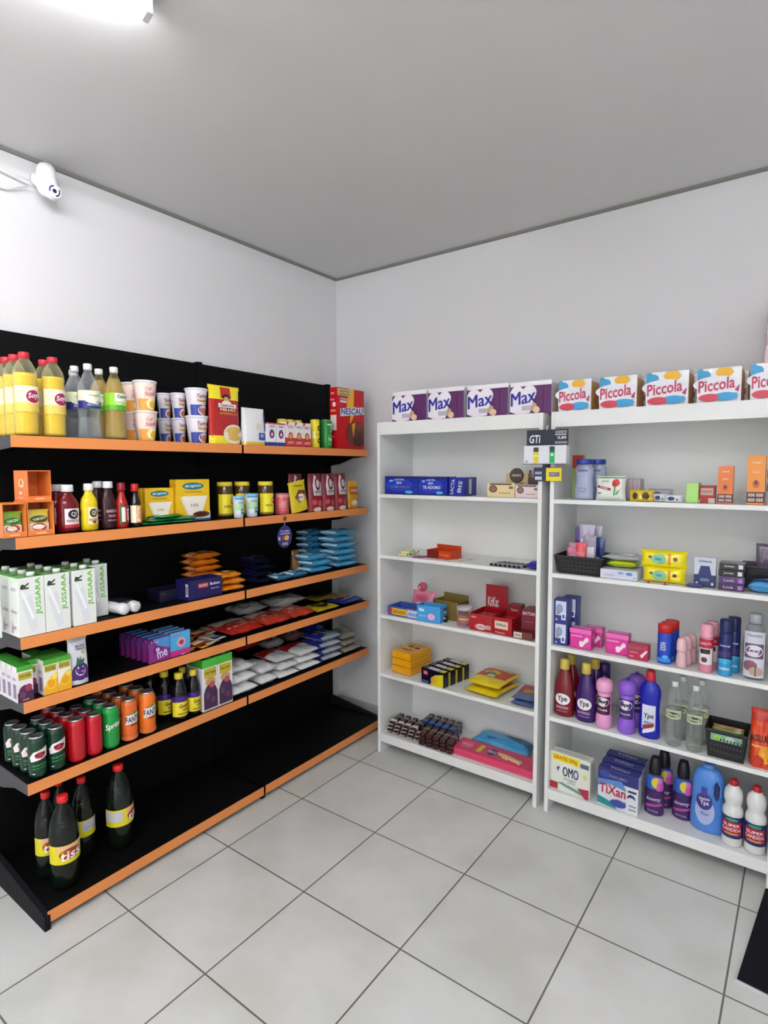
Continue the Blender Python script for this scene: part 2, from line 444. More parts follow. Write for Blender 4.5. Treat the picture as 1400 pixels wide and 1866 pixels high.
# ceiling lamp
lp = empty('tube_lamp', (1.10 * T, -3.27 * T, HC), math.radians(-14))
MB().box(-.03, .03, -1.21, 0, -.018, 0, '#e8e8ec', .003).build('lamp_housing', lp)
MB().tube([(0, -1.2, -.036), (0, -.01, -.036)], .019, '#fbfafb:lamp', 12).build('lamp_tube', lp)
for yy in (-1.205, -.012): MB().box(-.022, .022, yy - .006, yy + .012, -.056, -.016, '#e0e0e4', .003).build('lamp_holder', lp)
tag(lp, 'long glowing white tube lamp fixed to the ceiling', 'lamp')
fill2 = copy_tree(lp); fill2.location = (2.25, -1.95, HC); fill2.rotation_euler = (0, 0, 0)  # unseen fill tube, added to brighten floor and shelf interiors
tag(fill2, 'second white tube lamp overhead on the ceiling, outside the photo', 'lamp')

fill3 = copy_tree(lp); fill3.location = (1.0, -4.2, HC); fill3.rotation_euler = (0, 0, 0)  # another unseen tube added as fill
tag(fill3, 'third white tube lamp far behind the viewer, outside the photo', 'lamp')
fill4 = copy_tree(lp); fill4.location = (1.55, -2.5, HC); fill4.rotation_euler = (0, 0, math.radians(8))  # extra tube added overhead for fill, never in view
tag(fill4, 'fourth white tube lamp behind the viewer on the ceiling, outside the photo', 'lamp')

for l_ in (fill2, fill3, fill4):  # stronger glow for the added fill tubes only
    for ch in bpy.data.objects:
        if ch.parent == l_ and ch.name.startswith('lamp_tube'):
            ch.material_slots[0].link = 'OBJECT'; ch.material_slots[0].material = M('#fbfafb:lampstrong')

# security camera
sc = empty('security_camera', (XW, -2.86 * T, 6.12 * T), pi / 2)
m = MB().tube([(0, 0, .02), (0, -.03, .02)], .032, '#e4e4e8', 18); m.tube([(0, -.02, .02), (0, -.06, .02)], .016, '#e4e4e8', 12); m.build('wall_mount', sc)
m = MB().lathe([(.001, .062), (.024, .06), (.034, .045), (.036, .015), (.034, -.002)], '#ececf0', 22, 0, -.075); m.build('camera_housing', sc)
head = MB().lathe([(.001, -.062), (.022, -.057), (.034, -.042), (.04, -.018), (.038, .002), (.03, .012)], '#f2f2f6', 22, 0, -.078)
fc = (lambda u, v, o: (.010 + (u - .5) * .05, -.1185 - o + .006 * ((u - .5) ** 2 + (v - .5) ** 2) * 4, -.046 + (v - .5) * .05), .05, .05, False)
head.add([(.010 + .026 * cos(a * pi / 12), -.117, -.046 + .026 * sin(a * pi / 12)) for a in range(24)] + [(.010 + .03 * cos(a * pi / 12), -.095, -.046 + .03 * sin(a * pi / 12)) for a in range(24)], [tuple(range(24))] + [(i, (i + 1) % 24, 24 + (i + 1) % 24, 24 + i) for i in range(24)], '#f2f2f6')
head.build('camera_head', sc)
ln = MB().decal((lambda u, v, o: (.010 + (u - .5) * .05, -.1175 - o, -.046 + (v - .5) * .05), .05, .05, False), [('e', .5, .5, .16, .16, '#1c1c50')])
def arc(a0, a1, r0, r1): 
    n = 10; A = [math.radians(a0 + (a1 - a0) * i / n) for i in range(n + 1)]
    vs = [(.010 + r0 * cos(a), -.118, -.046 + r0 * sin(a)) for a in A] + [(.010 + r1 * cos(a), -.118, -.046 + r1 * sin(a)) for a in A]
    ln.add(vs, [(i, i + 1, n + 2 + i, n + 1 + i) for i in range(n)], '#2a2470')
arc(95, 200, .016, .021); arc(-80, 30, .016, .021)
ln.build('lens', sc)
MB().tube([(.03, -.05, .0), (.045, -.02, .002), (.075, -.012, .012)], .003, '#d8d8dc').build('antenna', sc)
tag(sc, 'white ball security camera on the left wall under the ceiling', 'camera')
m = MB().tube([(XW + .012, -1.66, 2.845), (XW + .014, -1.55, 2.80), (XW + .02, -1.42, 2.755), (XW + .05, -1.335, 2.745)], .004, '#dededf')
m.tube([(XW + .010, -1.66, 2.70), (XW + .012, -1.52, 2.69), (XW + .014, -1.41, 2.695), (XW + .03, -1.335, 2.73)], .004, '#dededf')
tag(m.build('camera_cable'), 'thin white cables looping left from the security camera', 'cable')

# ------------------------------------------------------------------ black gondola shelving
gon = empty('gondola_shelving', (XB, (GYL + GYR) / 2, 0)); GO = Vector(gon.location)
tag(gon, 'black metal wall shelving with orange price strips along every shelf', 'shelving')
ORG = '#e6904e'; BLK = '#08080a:black'; GRY = '#3a3b40'
def gl(m, name, parent=None):
    m.v = [tuple(Vector(v) - GO) for v in m.v]; return m.build(name, parent or gon)
for y in (GYL, GYJ, GYR):
    gl(MB().box(XB - .045, XB + .004, y - .014, y + .014, 0, 4.80 * T, '#0c0c10:black', .002), 'upright')
for a, b in ((GYL, GYJ), (GYJ, GYR)):
    gl(MB().box(XB - .03, XB, a + .015, b - .015, .05, 4.779 * T, BLK), 'back_panel')
for k in range(1, 7):
    xf_ = XGB if k == 6 else XG; z = GZ[k]
    for a, b in ((GYL, GYJ - .006), (GYJ + .008, GYR)):
        sh = gl(MB().box(XB + .001, xf_ - .004, a + .004, b - .004, z - .03, z - .002, BLK, .002), 'shelf')
        gl(MB().box(xf_ - .004, xf_, a, b, z - .041, z, ORG), 'price_strip', sh)
        if k < 6:
            for y in (a, b - .003):
                pts = [(xf_ - .004, z - .042), (xf_ - .004, z - .002), (XB, z - .002), (XB, z - .10), (XB + .09, z - .085), (XB + .2, z - .05)]
                gl(MB().prism(pts, 'y', y, y + .003, '#2e2f33' if y == GYL else '#101014:black'), 'bracket', sh)
# base foot ends
for y in (GYL, GYJ, GYR):
    gl(MB().prism([(XB - .04, 0), (XGB + .004, 0), (XGB + .004, .052), (XGB - .03, .062 if y != GYJ else .05), (XB - .04, .12 if y != GYJ else .05)], 'y', y - .014, y + .006, '#16161c:black'), 'foot') if y != GYJ else gl(MB().box(XB - .04, XGB - .01, y - .012, y + .01, 0, .03, '#16161c:black'), 'foot')
for a, b in ((GYL, GYJ), (GYJ, GYR)):
    gl(MB().box(XGB - .05, XGB - .045, a + .01, b - .02, 0, .04, '#101014:black'), 'kick_plate')

# ------------------------------------------------------------------ white bookcases
WH = noisy('white_melamine', '#e4e6e4', .006, 3, .42)
for i, (a, b) in enumerate(WX):
    bc = empty('white_bookcase', ((a + b) / 2, YF + WD / 2, 0)); O = Vector(bc.location)
    tag(bc, ['white melamine shelving unit next to the black shelving, under purple roll packs', 'white melamine shelving unit at the right holding cleaning and hygiene products'][i], 'bookcase')
    def wl(m, name, parent=None):
        m.v = [tuple(Vector(v) - O) for v in m.v]; return m.build(name, parent or bc)
    t = .019; zt = WZ[0]
    for x in (a, b - t): wl(MB().box(x, x + t, YF, YF + WD, 0, zt, WH, .0008), 'side_panel')
    wl(MB().box(a + t, b - t, YF + .02, YF + WD - .006, zt - t, zt, WH), 'top_board')
    wl(MB().box(a + t, b - t, YF - .0005, YF + .019, zt - .068, zt, WH, .0008), 'top_fascia')
    wl(MB().box(a + t, b - t, YF + WD - .005, YF + WD, .06, zt - t, WH), 'back_panel')
    for k in range(1, 6): wl(MB().box(a + t, b - t, YF + .001, YF + WD - .006, WZ[k] - t, WZ[k], WH, .0008), 'shelf')
    wl(MB().box(a + t, b - t, YF + .005, YF + .022, .062, WZ[5] - t - .002, WH, .0008), 'plinth')

# black floor mat at the right edge
ma = empty('floor_mat', (1.827, -.369, 0), -.09)
MB().box(0, .8, 0, .55, .0005, .010, '#141218:black', .003).build('mat_body', ma)
MB().box(-.004, .8, -.006, -.0003, .0003, .006, '#c9ccd2').build('mat_edge', ma)
tag(ma, 'black floor mat lying on the tiles at the right edge', 'mat')

# ================================================================== goods on the black shelving
POSN = ['at the shelf edge', 'second from the shelf edge', 'third from the shelf edge', 'fourth from the shelf edge', 'fifth from the shelf edge']
OIL = [(.80, 0), (.97, .02), (1, .05), (.96, .10), (1, .14), (.96, .19), (1, .24), (1, .27), (.985, .28), (.985, .60), (1, .61), (1, .64), (.95, .68), (1, .71), (.98, .75), (.84, .82), (.58, .89), (.34, .93), (.33, .95)]
OILCAP = [(.36, .93), (.40, .935), (.40, .995), (.36, 1)]
oil_lab = [(.285, .595, 150, .99, '#efe3b8', [('r', 0, 0, 1, .35, '#e2c65a'), ('e', .62, .62, .27, .30, '#f6f0ea'), ('e', .62, .60, .24, .25, '#a5174f'), ('t', 'Soya', .64, .62, .40, .26, '#ffffff', 6, .2)])]
def oil(label, px, d):
    return bottle_thing('oil_bottle', label, 'bottle', 'G', 1, px, d, OIL, '#e8e4b8:clear', (OILCAP, '#c8283a'), oil_lab, ex=.92, ey=.82, liquid=('#f6d010:liquid', .76), group='cooking oil bottles')
a = oil('yellow cooking oil bottle with red cap, leftmost column, at the shelf edge', (24, 76, 640, 790), .012)
rows(a, 'G', [(-.002, .0755), (.0, .151), (.0, .2265)], ['yellow cooking oil bottle with red cap, leftmost column, %s' % p for p in ('second from the shelf edge', 'third from the shelf edge', 'rearmost, mostly cut off by the photo')])
b = oil('yellow cooking oil bottle with red cap, nearest the clear bottles, at the shelf edge', (77, 125, 649, 792), .012)
rows(b, 'G', [(.004, .08)], ['yellow cooking oil bottle with red cap, hidden behind the second front oil bottle'])

VIN = [(.80, 0), (.98, .02), (1, .05), (.94, .12), (.88, .22), (.86, .28), (.93, .38), (.95, .42), (.95, .62), (.9, .68), (.72, .76), (.48, .84), (.33, .89), (.30, .93)]
VCAP = [(.32, .92), (.36, .925), (.36, .99), (.32, 1)]
vl1 = [(.40, .635, 170, .965, '#e7ecc8', [('r', 0, 0, 1, .42, '#2a2a7c'), ('e', .5, .56, .30, .30, '#e8eed2'), ('t', 'Vinagre', .5, .72, .34, .12, '#6c8a4a'), ('t', 'ALCOOL', .5, .2, .4, .13, '#cfd4ea')])]
vl2 = [(.40, .635, 170, .965, '#8fd028', [('r', .34, .5, .9, 1, '#e9efe0'), ('t', 'Castelo', .6, .8, .4, .18, '#3c7a2a'), ('r', 0, 0, 1, .28, '#5fae1c'), ('t', 'MACA', .55, .38, .35, .16, '#f4f8e8')])]
v = bottle_thing('vinegar_bottle', 'clear vinegar bottle with blue and cream label, at the shelf edge', 'bottle', 'G', 1, (142, 187, 662, 796), .008, VIN, '#dfe6ec:clear', (VCAP, '#dfe3ea'), vl1, group='clear vinegar bottles')
MB().lathe([(.75 * v['w_m'] / 2, .004), (.9 * v['w_m'] / 2, .03), (.78 * v['w_m'] / 2, .08 * 1)], '#c4ccd2:clear', 16).build('liquid', v)
rows(v, 'G', [(-.008, .088), (.035, .19)], ['clear vinegar bottle with blue and cream label, behind the front one', 'clear vinegar bottle, its white cap between the front two bottles'])
g = bottle_thing('vinegar_bottle', 'amber vinegar bottle with green label beside the cup noodles', 'bottle', 'G', 1, (190, 233, 671, 801), .008, VIN, '#d8c98a:clear', (VCAP, '#e2e4dc'), vl2, liquid=('#c9a95a:tint', .86), group='green label vinegar bottles')
rows(g, 'G', [(-.015, .085)], ['amber vinegar bottle with green label, behind the front one'])

# cup noodles
CUP = [(.70, 0), (.73, .01), (.98, .90), (.98, .92)]
CUPR = [(.98, .90), (1.05, .91), (1.06, .95), (1.04, .97), (.98, .975)]
def cup(label, px, d, cols, items, group, dz=0, kind='noodle_cup'):
    p, R, H = fitr('G', 1, *px, d); r = empty(kind, p + Vector((0, 0, dz)), ROT['G'])
    m = MB(); n = 24; m.lathe([(a_ * R, b_ * H) for a_, b_ in CUP], cols[0], n)
    su = (lambda u, v, o: ((R * (.735 + .25 * v) + o) * sin((u - .5) * 2.6), -(R * (.735 + .25 * v) + o) * cos((u - .5) * 2.6), .01 * H + v * H * .88), R * 2.2, H * .9, True)
    m.decal(su, items, .0008); m.build('cup_body', r)
    MB().lathe([(a_ * R, b_ * H) for a_, b_ in CUPR], cols[1], n).build('lid', r)
    tag(r, label, 'noodle cup', group); r['h_m'] = H; r['w_m'] = 2.12 * R; r['pd'] = 2.12 * R
    return r
pk = [('r', 0, 0, 1, .45, '#f2a64a'), ('r', 0, .42, 1, .98, '#f6ddd2'), ('e', .62, .25, .28, .22, '#fff1b8'), ('e', .66, .22, .2, .14, '#f0c040'), ('t', 'Cup', .42, .78, .25, .16, '#e08a8a', 8, .3), ('t', 'Noodles', .54, .62, .5, .18, '#d87880', 8, .3)]
c1 = cup('peach coloured noodle cup beside the vinegar, lower cup of the front stack', (245, 288, 748, 803), .008, ('#f6e4dc', '#f3efec'), pk, 'peach noodle cups')
rows(c1, 'G', [(0, 0, c1['h_m'] * .98), (.002, .09), (.002, .09, c1['h_m'] * .98)], ['peach coloured noodle cup, upper cup of the front stack', 'peach coloured noodle cup, lower cup of the rear stack', 'peach coloured noodle cup, upper cup of the rear stack'])
bl = [('r', 0, 0, 1, .42, '#3a4ca8'), ('e', .6, .20, .27, .2, '#f2d8c8'), ('e', .62, .18, .2, .13, '#c8745a'), ('t', 'Turma', .5, .78, .45, .16, '#a23a68', 4, .2), ('r', .3, .52, .75, .66, '#f0e2a0'), ('t', 'Noodles', .52, .59, .4, .1, '#9a2a58')]
xs = [(288, 315, 760, 806), (313, 341, 762, 808), (339, 380, 758, 808)]
nm = ['left', 'middle', 'right']
for k, px in enumerate(xs):
    c2 = cup('blue and white noodle cup, %s stack, lower cup' % nm[k], px, [.17, .10, .008][k], ('#ece8ee', '#eceaf0'), bl, 'blue noodle cups')
    rows(c2, 'G', [(0, 0, c2['h_m'] * .98)], ['blue and white noodle cup, %s stack, upper cup' % nm[k]])

bag_thing('flour_bag', 'yellow and red standing bag with a bowl picture, beside the noodle cups', 'bag', 'G', 1, (386, 442, 708, 813), .012, .045, '#b31f22:film',
          [('r', .0, .76, 1, .99, '#f2e32a'), ('r', 0, 0, 1, .14, '#f2e32a'), ('r', 0, .14, .12, .76, '#c8281e'), ('r', .34, .78, .68, .97, '#c2261c'), ('e', .52, .80, .13, .055, '#22201e'), ('e', .52, .765, .09, .045, '#d9a06a'), ('e', .52, .70, .15, .045, '#efe9d8'),
           ('r', .24, .62, .84, .69, '#eee6da'), ('t', 'FAROFA', .54, .655, .45, .04, '#6a3020'), ('t', 'MILHO', .54, .585, .5, .045, '#f0e2d8'), ('t', 'AMARELO', .54, .52, .6, .045, '#e08a2a'), ('e', .72, .17, .36, .17, '#f1e6d2'), ('e', .72, .18, .29, .125, '#dcb455')], seed=3, seal='#f2e32a', wr=.06)
bag_thing('flour_bag', 'small white paper bag with a blue square and yellow base', 'bag', 'G', 1, (446, 488, 749, 816), .012, .05, '#ececee:matte',
          [('r', 0, 0, 1, .09, '#e9c048'), ('r', .62, .14, .93, .34, '#2d55a0'), ('e', .77, .26, .09, .05, '#8fb0e0'), ('r', .92, .4, 1, .9, '#2d3f90'), ('e', .62, .5, .12, .1, '#ddd8c8')], seed=4, wr=.05)

# small cream cartons and cans at the right end
cr1 = [('r', 0, 0, 1, .16, '#2a3c9a'), ('e', .5, .52, .3, .2, '#4a5ab0'), ('e', .5, .50, .22, .16, '#8a1c28'), ('e', .5, .5, .1, .08, '#f4ecec'), ('t', 'CREME', .5, .84, .6, .08, '#8a4a50'), ('r', 0, .94, 1, 1, '#c03040')]
cr2 = [('r', 0, 0, 1, .36, '#c82a2c'), ('e', .5, .42, .28, .17, '#b4441c'), ('e', .5, .42, .2, .11, '#e0a060'), ('t', 'LEITE', .5, .16, .7, .1, '#f4dede'), ('t', 'MOCO', .5, .8, .6, .09, '#9a5a60'), ('p', [(0, 1), (.3, 1), (0, .8)], '#c82a2c')]
c = box_thing('cream_carton', 'small white and blue cream carton, right one at the shelf edge', 'carton', 'G', 1, (505, 520, 777, 818), .01, .045, '#f0eef0', cr1, left=[('r', 0, 0, 1, .16, '#2a3c9a'), ('r', 0, .94, 1, 1, '#c03040')], group='small cream cartons')
rows(c, 'G', [(-.063, .0)], ['small white and blue cream carton nearest the white paper bag'])
c = box_thing('cream_carton', 'small white and red condensed milk carton, rightmost, beside the yellow cans', 'carton', 'G', 1, (553, 567, 779, 822), .008, .05, '#f0e8e8', cr2, left=[('r', 0, 0, 1, .36, '#c82a2c'), ('t', 'LEITE', .5, .6, .6, .1, '#b05a60')], group='condensed milk cartons')
rows(c, 'G', [(-.062, .0), (-.124, 0), (-.0, .06), (-.062, .06)], ['small white and red condensed milk carton, second from the yellow cans', 'small white and red condensed milk carton, third from the yellow cans', 'small white and red condensed milk carton behind the rightmost one', 'small white and red condensed milk carton behind the second one'])
CAN = [(.80, 0), (.86, .012), (1, .07), (1, .93), (.86, .975)]
def tin(label, px, d, col, items, group, n=0, U='G', sh=1, name='food_can', lidc='#c9c9c9:metal', prof=None, cat='can', rz=0):
    p, R, H = fitr(U, sh, *px, d); r = empty(name, p, ROT[U] + rz)
    pr = prof or [(.97, 0), (1, .02), (1, .97), (.96, .985)]
    m = MB().lathe([(a_ * R, b_ * H) for a_, b_ in pr], col, 22); m.decal(s_cyl(R, .05 * H, .94 * H, math.radians(170)), items, .0006); m.build('can_body', r)
    top = pr[-1]
    MB().lathe([(top[0] * R, top[1] * H), (top[0] * R * .97, H), (top[0] * R * .88, H), (top[0] * R * .84, H * .985), (.001, H * .985)], lidc, 22).build('lid', r)
    tag(r, label, cat, group); r['w_m'] = 2 * R; r['h_m'] = H; r['pd'] = 2 * R + .004
    return r
ye = [('r', 0, .45, 1, .5, '#c8a818'), ('e', .6, .72, .2, .1, '#2c2c1a'), ('t', 'Milho', .6, .72, .3, .08, '#f2e23a'), ('e', .6, .22, .2, .1, '#2c2c1a'), ('t', 'Milho', .6, .22, .3, .08, '#f2e23a'), ('r', 0, .3, .25, .6, '#f6ee90')]
c = tin('tall yellow can at the shelf edge beside the green can', (566, 583, 771, 822), .01, '#ecd428', ye, 'yellow cans')
rows(c, 'G', [(-.02, .118), (-.082, .118), (-.14, .118)], ['tall yellow can, right one of those behind the cartons', 'tall yellow can, middle one of those behind the cartons', 'tall yellow can, left one of those behind the cartons'])
tin('green can with white writing beside the big red box', (584, 605, 772, 823), .01, '#1f8a34', [('t', 'Ervilha', .55, .72, .4, .12, '#dff0dc', 90), ('r', .35, .05, .7, .5, '#3aa848'), ('t', 'Verde', .52, .3, .34, .14, '#f0f8f0'), ('r', .3, .85, .75, .9, '#e6f2e2')], None)
box_thing('cereal_box', 'big red chocolate cereal box at the right end of the top shelf', 'box', 'G', 1, (615, 664, 716, 824), .012, .055, '#c8141e:gloss',
          front=[('p', [(.42, 1.0), (.62, 1.0), (.60, .72), (.72, .70), (.45, .38), (.48, .62), (.33, .64)], '#f2b420'), ('r', .02, .87, .5, .985, '#d9c27a'), ('t', 'GRATIS', .26, .945, .36, .035, '#4a3a18'), ('t', 'NOVO', .26, .895, .36, .035, '#4a3a18'), ('t', 'CEREAL', .24, .82, .3, .03, '#d8d8f0'), ('r', .1, .76, .34, .79, '#f2e6e6'),
                 ('p', [(.10, .53), (.98, .60), (.96, .72), (.10, .66)], '#e8e6f4'), ('t', 'NESCAU', .53, .63, .80, .105, '#26247e', 4, .1),
                 ('e', .64, .27, .33, .19, '#5a2a1a'), ('e', .5, .3, .16, .08, '#6a3018'), ('e', .8, .38, .14, .08, '#7a4020'), ('e', .55, .18, .22, .12, '#70381f'), ('e', .76, .14, .2, .1, '#4c2014'), ('p', [(.5, .42), (.66, .45), (.6, .3), (.56, .2)], '#e8a020')],
          left=[('r', .1, .30, .9, .55, '#e6dcd2'), ('r', .1, .6, .8, .64, '#e08a40'), ('e', .6, .72, .25, .04, '#f0dada'), ('t', 'VIT', .4, .9, .5, .03, '#f4dede'), ('t', 'FERRO', .4, .8, .6, .03, '#f0b0b0'), ('t', 'CACAU', .4, .2, .6, .03, '#f09090')], bev=.0015)

# ---- second shelf
dk = '#2a1610'
def disp(label, px, d, inside=True):
    p, w_, h_ = fit('G', 2, *px, d); dep = .11; t = .003
    r = empty('display_box', p + INW['G'] * dep / 2, ROT['G']); m = MB(); col = '#e8823c'
    m.box(-w_ / 2, w_ / 2, dep / 2 - t, dep / 2, 0, h_, col).box(-w_ / 2, -w_ / 2 + t, -dep / 2, dep / 2 - t, 0, h_, col).box(w_ / 2 - t, w_ / 2, -dep / 2, dep / 2 - t, 0, h_, col)
    m.box(-w_ / 2 + t, w_ / 2 - t, -dep / 2, dep / 2 - t, 0, t, col).box(-w_ / 2 + t, w_ / 2 - t, -dep / 2, dep / 2 - t, h_ - t, h_, col)
    m.box(-w_ / 2 + t, w_ / 2 - t, -dep / 2, -dep / 2 + t, t, h_ * .16, col)
    m.decal(s_left(w_, dep, h_), [('e', .55, .58, .2, .14, '#e8e0b0'), ('e', .55, .6, .1, .09, '#d07838'), ('e', .5, .26, .12, .06, '#f0c8b8'), ('t', 'Chips', .5, .1, .4, .09, '#f4d8c8')])
    m.decal(s_front(w_, dep, h_ * .16), [('t', 'assado', .5, .5, .4, .4, '#fbe0cc')])
    m.build('box_shell', r); tag(r, label, 'display box', 'orange display boxes'); return r, w_, h_, dep
for q, (px, d, lb) in enumerate([((54, 97, 857, 912), .03, 'orange open display box, the empty one on top of the other two'), ((6, 50, 914, 976), .012, 'orange open display box, lower left one'), ((52, 100, 914, 976), .012, 'orange open display box, lower right one beside the ketchup')]):
    r, w_, h_, dep = disp(lb, px, d)
    if q == 0: r.location.z = GZ[2] + .112 + .001
    else:
        for k in range(2):
            m = bag_mesh(w_ * .86, h_ * .72, .03, '#7fae3a:film' if q == 1 else '#d6c64a:film', 'stand', [('r', .05, .1, .95, .45, '#e6e2d0'), ('e', .5, .3, .35, .16, '#b8323a'), ('e', .45, .3, .25, .1, '#efe6da'), ('e', .5, .62, .4, .14, '#2e7a34' if q == 1 else '#3d4a22'), ('t', 'TORCIDA', .5, .63, .6, .1, '#f0f0d0', 10)], seed=q + k, seal='#cfc860')
            o = m.build('snack_bag', None, r.location + INW['G'] * (-.025 + .045 * k) + Vector((0, 0, .0035)), ROT['G'])
            tag(o, ('%s snack bag %s in the lower %s orange box' % (['', 'green', 'yellow and green'][q], ['at the front', 'behind another'][k], ['', 'left', 'right'][q])), 'snack bag', 'snack bags in orange boxes')
h_box = fit('G', 2, 52, 100, 914, 976, .012)[2]
for o in bpy.data.objects:
    if o.name == 'display_box': o.location.z = GZ[2] + h_box + .0006

SAU = [(.86, 0), (1, .03), (1, .30), (.95, .38), (1, .46), (.98, .58), (.85, .68), (.58, .76), (.47, .81), (.47, .86)]
SCAP = [(.52, .85), (.56, .86), (.53, .99), (.48, 1)]
def sauce(label, px, col, capc, lab, name='sauce_bottle', prof=SAU, cap=SCAP, g=None, ey=.75, d=.01, sh=2):
    return bottle_thing(name, label, 'bottle', 'G', sh, px, d, prof, col, (cap, capc), lab, ey=ey, group=g)
ql = [(.10, .52, 115, 1.0, None, [('r', .2, .0, .95, .95, '#efe6ea'), ('e', .6, .66, .26, .24, '#2a2430'), ('t', 'Q!', .6, .66, .26, .26, '#f4f0f0'), ('t', 'REFEICAO', .58, .34, .6, .12, '#8a2a30'), ('r', .2, .0, .95, .16, '#b8242c')])]
k = sauce('dark red ketchup bottle with white cap, at the shelf edge', (103, 147, 885, 971), '#6e1018:gloss', '#e6e6ec', ql, g='ketchup bottles')
rows(k, 'G', [(-.002, .075)], ['dark red ketchup bottle with white cap, behind the front one'])
qm = [(.10, .52, 115, 1.0, None, [('r', .25, .1, .9, .95, '#f2e8c0'), ('e', .58, .66, .24, .22, '#4a4430'), ('t', 'Q!', .58, .66, .24, .24, '#f8f0d0'), ('t', 'MOSTARDA', .58, .32, .55, .12, '#b8562a'), ('e', .6, .2, .12, .07, '#a03a1c')])]
sauce('bright yellow mustard bottle with white cap', (147, 181, 884, 969), '#e6cc1c:gloss', '#eceae2', qm)
BBQ = [(.9, 0), (1, .03), (1, .5), (.94, .62), (.62, .78), (.55, .84), (.55, .87)]
qb = [(.10, .55, 115, 1.0, None, [('t', 'BARBECUE', .55, .62, .7, .14, '#d8a8b0'), ('t', 'sauce', .55, .4, .5, .12, '#c08890'), ('t', 'defumado', .55, .2, .6, .1, '#c08890')])]
k = sauce('dark brown barbecue sauce bottle with white cap, at the shelf edge', (184, 214, 880, 966), '#33121a:gloss', '#dedce4', qb, prof=BBQ, g='barbecue sauce bottles', cap=[(.60, .86), (.63, .87), (.60, .99), (.55, 1)])
rows(k, 'G', [(-.008, .065)], ['dark brown barbecue sauce bottle with white cap, behind the front one'])
PEP = [(.9, 0), (1, .03), (1, .5), (.93, .57), (.55, .72), (.5, .84)]
PCAP = [(.66, .82), (.7, .83), (.62, .99), (.55, 1)]
sauce('red pepper sauce bottle with red cap and upright lettering', (211, 235, 881, 963), '#a81e1a:gloss', '#8e1420', [(.10, .5, 150, 1.01, None, [('r', .2, 0, .48, 1, '#2c5a34'), ('r', .3, .1, .52, .9, '#ece4dc'), ('r', .52, 0, .86, 1, '#9c1616'), ('t', 'GOTA', .68, .5, .75, .18, '#f4e8e4', 90)])], prof=PEP, cap=PCAP, ey=1)
sauce('black soy sauce bottle with red cap and yellow label', (236, 259, 880, 958), '#0e0a0c:gloss', '#b8141e', [(.10, .5, 150, 1.01, '#f0ae2c', [('r', .0, 0, .35, 1, '#f4ecd8'), ('r', .42, .1, .62, .9, '#f4ecd8'), ('t', 'SHOYU', .52, .5, .7, .12, '#b83018', 90), ('r', .7, .1, .95, .9, '#d83a1c'), ('t', 'SOJA', .82, .5, .6, .12, '#f6e06a', 90)])], prof=PEP, cap=PCAP, ey=1)

def filt(label, px, d, big):
    f = [('e', .5, .84, .32, .085, '#1c6a84'), ('e', .5, .84, .29, .065, '#2a8aa0'), ('t', 'Brigitta', .5, .84, .48, .07, '#eef6f4', 3, .2), ('t', 'FILTRO DE PAPEL', .5, .70, .5, .03, '#7a6420'),
         ('p', [(.10, .58), (.88, .58), (.70, .12), (.32, .12)], '#ece6d2'), ('p', [(.16, .60), (.92, .60), (.74, .14), (.36, .14)], '#f6f2e4'), ('t', '103' if big else '102', .52, .38, .22, .07, '#9a927a')]
    if big: f += [('p', [(.2, 0), (1, 0), (1, .22)], '#efe8e0'), ('e', .72, .15, .26, .075, '#7c3a26'), ('e', .72, .15, .18, .045, '#4a1c12'), ('r', .4, 0, 1, .05, '#2a6a9a')]
    return box_thing('coffee_filter_box', label, 'box', 'G', 2, px, d, .02, '#f0c21c', f, left=[('r', .1, .1, .9, .9, '#d9a818')], group='coffee filter boxes')
f1 = filt('small yellow coffee filter box, foremost of the left three', (266, 318, 877, 941), .085, False)
rows(f1, 'G', [(-.002, .028), (-.004, .056)], ['small yellow coffee filter box, middle of the left three', 'small yellow coffee filter box, rearmost of the left three'])
f2 = filt('large yellow coffee filter box with big paper cone, foremost of the right two', (323, 383, 863, 938), .07, True)
rows(f2, 'G', [(-.002, .028)], ['large yellow coffee filter box, behind the foremost large one'])
gp = [('e', .5, .5, .3, .3, '#e8f2ea'), ('r', 0, .2, 1, .36, '#1a9a50'), ('r', .1, .7, .8, .85, '#d8eedc')]
g1 = bag_thing('seasoning_packet', 'flat green and white packet in front of the yellow boxes, bottom left', 'packet', 'G', 2, (262, 322, 935, 955), .015, .012, '#178a48:film', gp, flat=.085, seed=5, wr=.3, group='flat green packets')
rows(g1, 'G', [(.02, .005, .012, .15), (.10, .0, 0, -.1), (.13, .01, .012, .1), (.06, .012, .022, .3)], ['flat green and white packet, second one up on the left', 'flat green packet, at the bottom right of the row', 'flat green packet, on top at the right', 'flat green and white packet, topmost in the middle'])

# tins, pots and bags on the second shelf right part
NES = [(.96, 0), (1, .02), (1, .60), (.98, .62), (.98, .86), (.94, .88)]
ny = [('r', 0, 0, 1, .68, '#efe02a'), ('e', .75, .45, .24, .12, '#c8403a'), ('t', 'Choco', .72, .46, .36, .08, '#f6f0d0', 10), ('t', 'mix', .4, .3, .3, .1, '#8a6a18'), ('r', 0, 0, 1, .06, '#8a7a18')]
t1 = tin('chocolate powder tin with yellow lid, rightmost of the three', (470, 499, 882, 943), .012, '#4a3016:gloss', ny, 'chocolate powder tins', sh=2, prof=NES, lidc='#ecd93a', name='chocolate_tin', cat='tin')
rows(t1, 'G', [(-.098, .066), (-.196, .078)], ['chocolate powder tin with yellow lid, middle of the three', 'chocolate powder tin with yellow lid, leftmost of the three'])
pt = [('r', 0, 0, 1, .16, '#c8d6e4'), ('r', .0, .35, 1, .7, '#b8dcae'), ('t', 'FERMENTO', .5, .75, .6, .1, '#5a9aba'), ('r', .45, .16, .9, .42, '#2f7ab8'), ('t', 'em po', .66, .3, .34, .14, '#e8f2fa'), ('r', 0, .92, 1, 1, '#3aa4d8')]
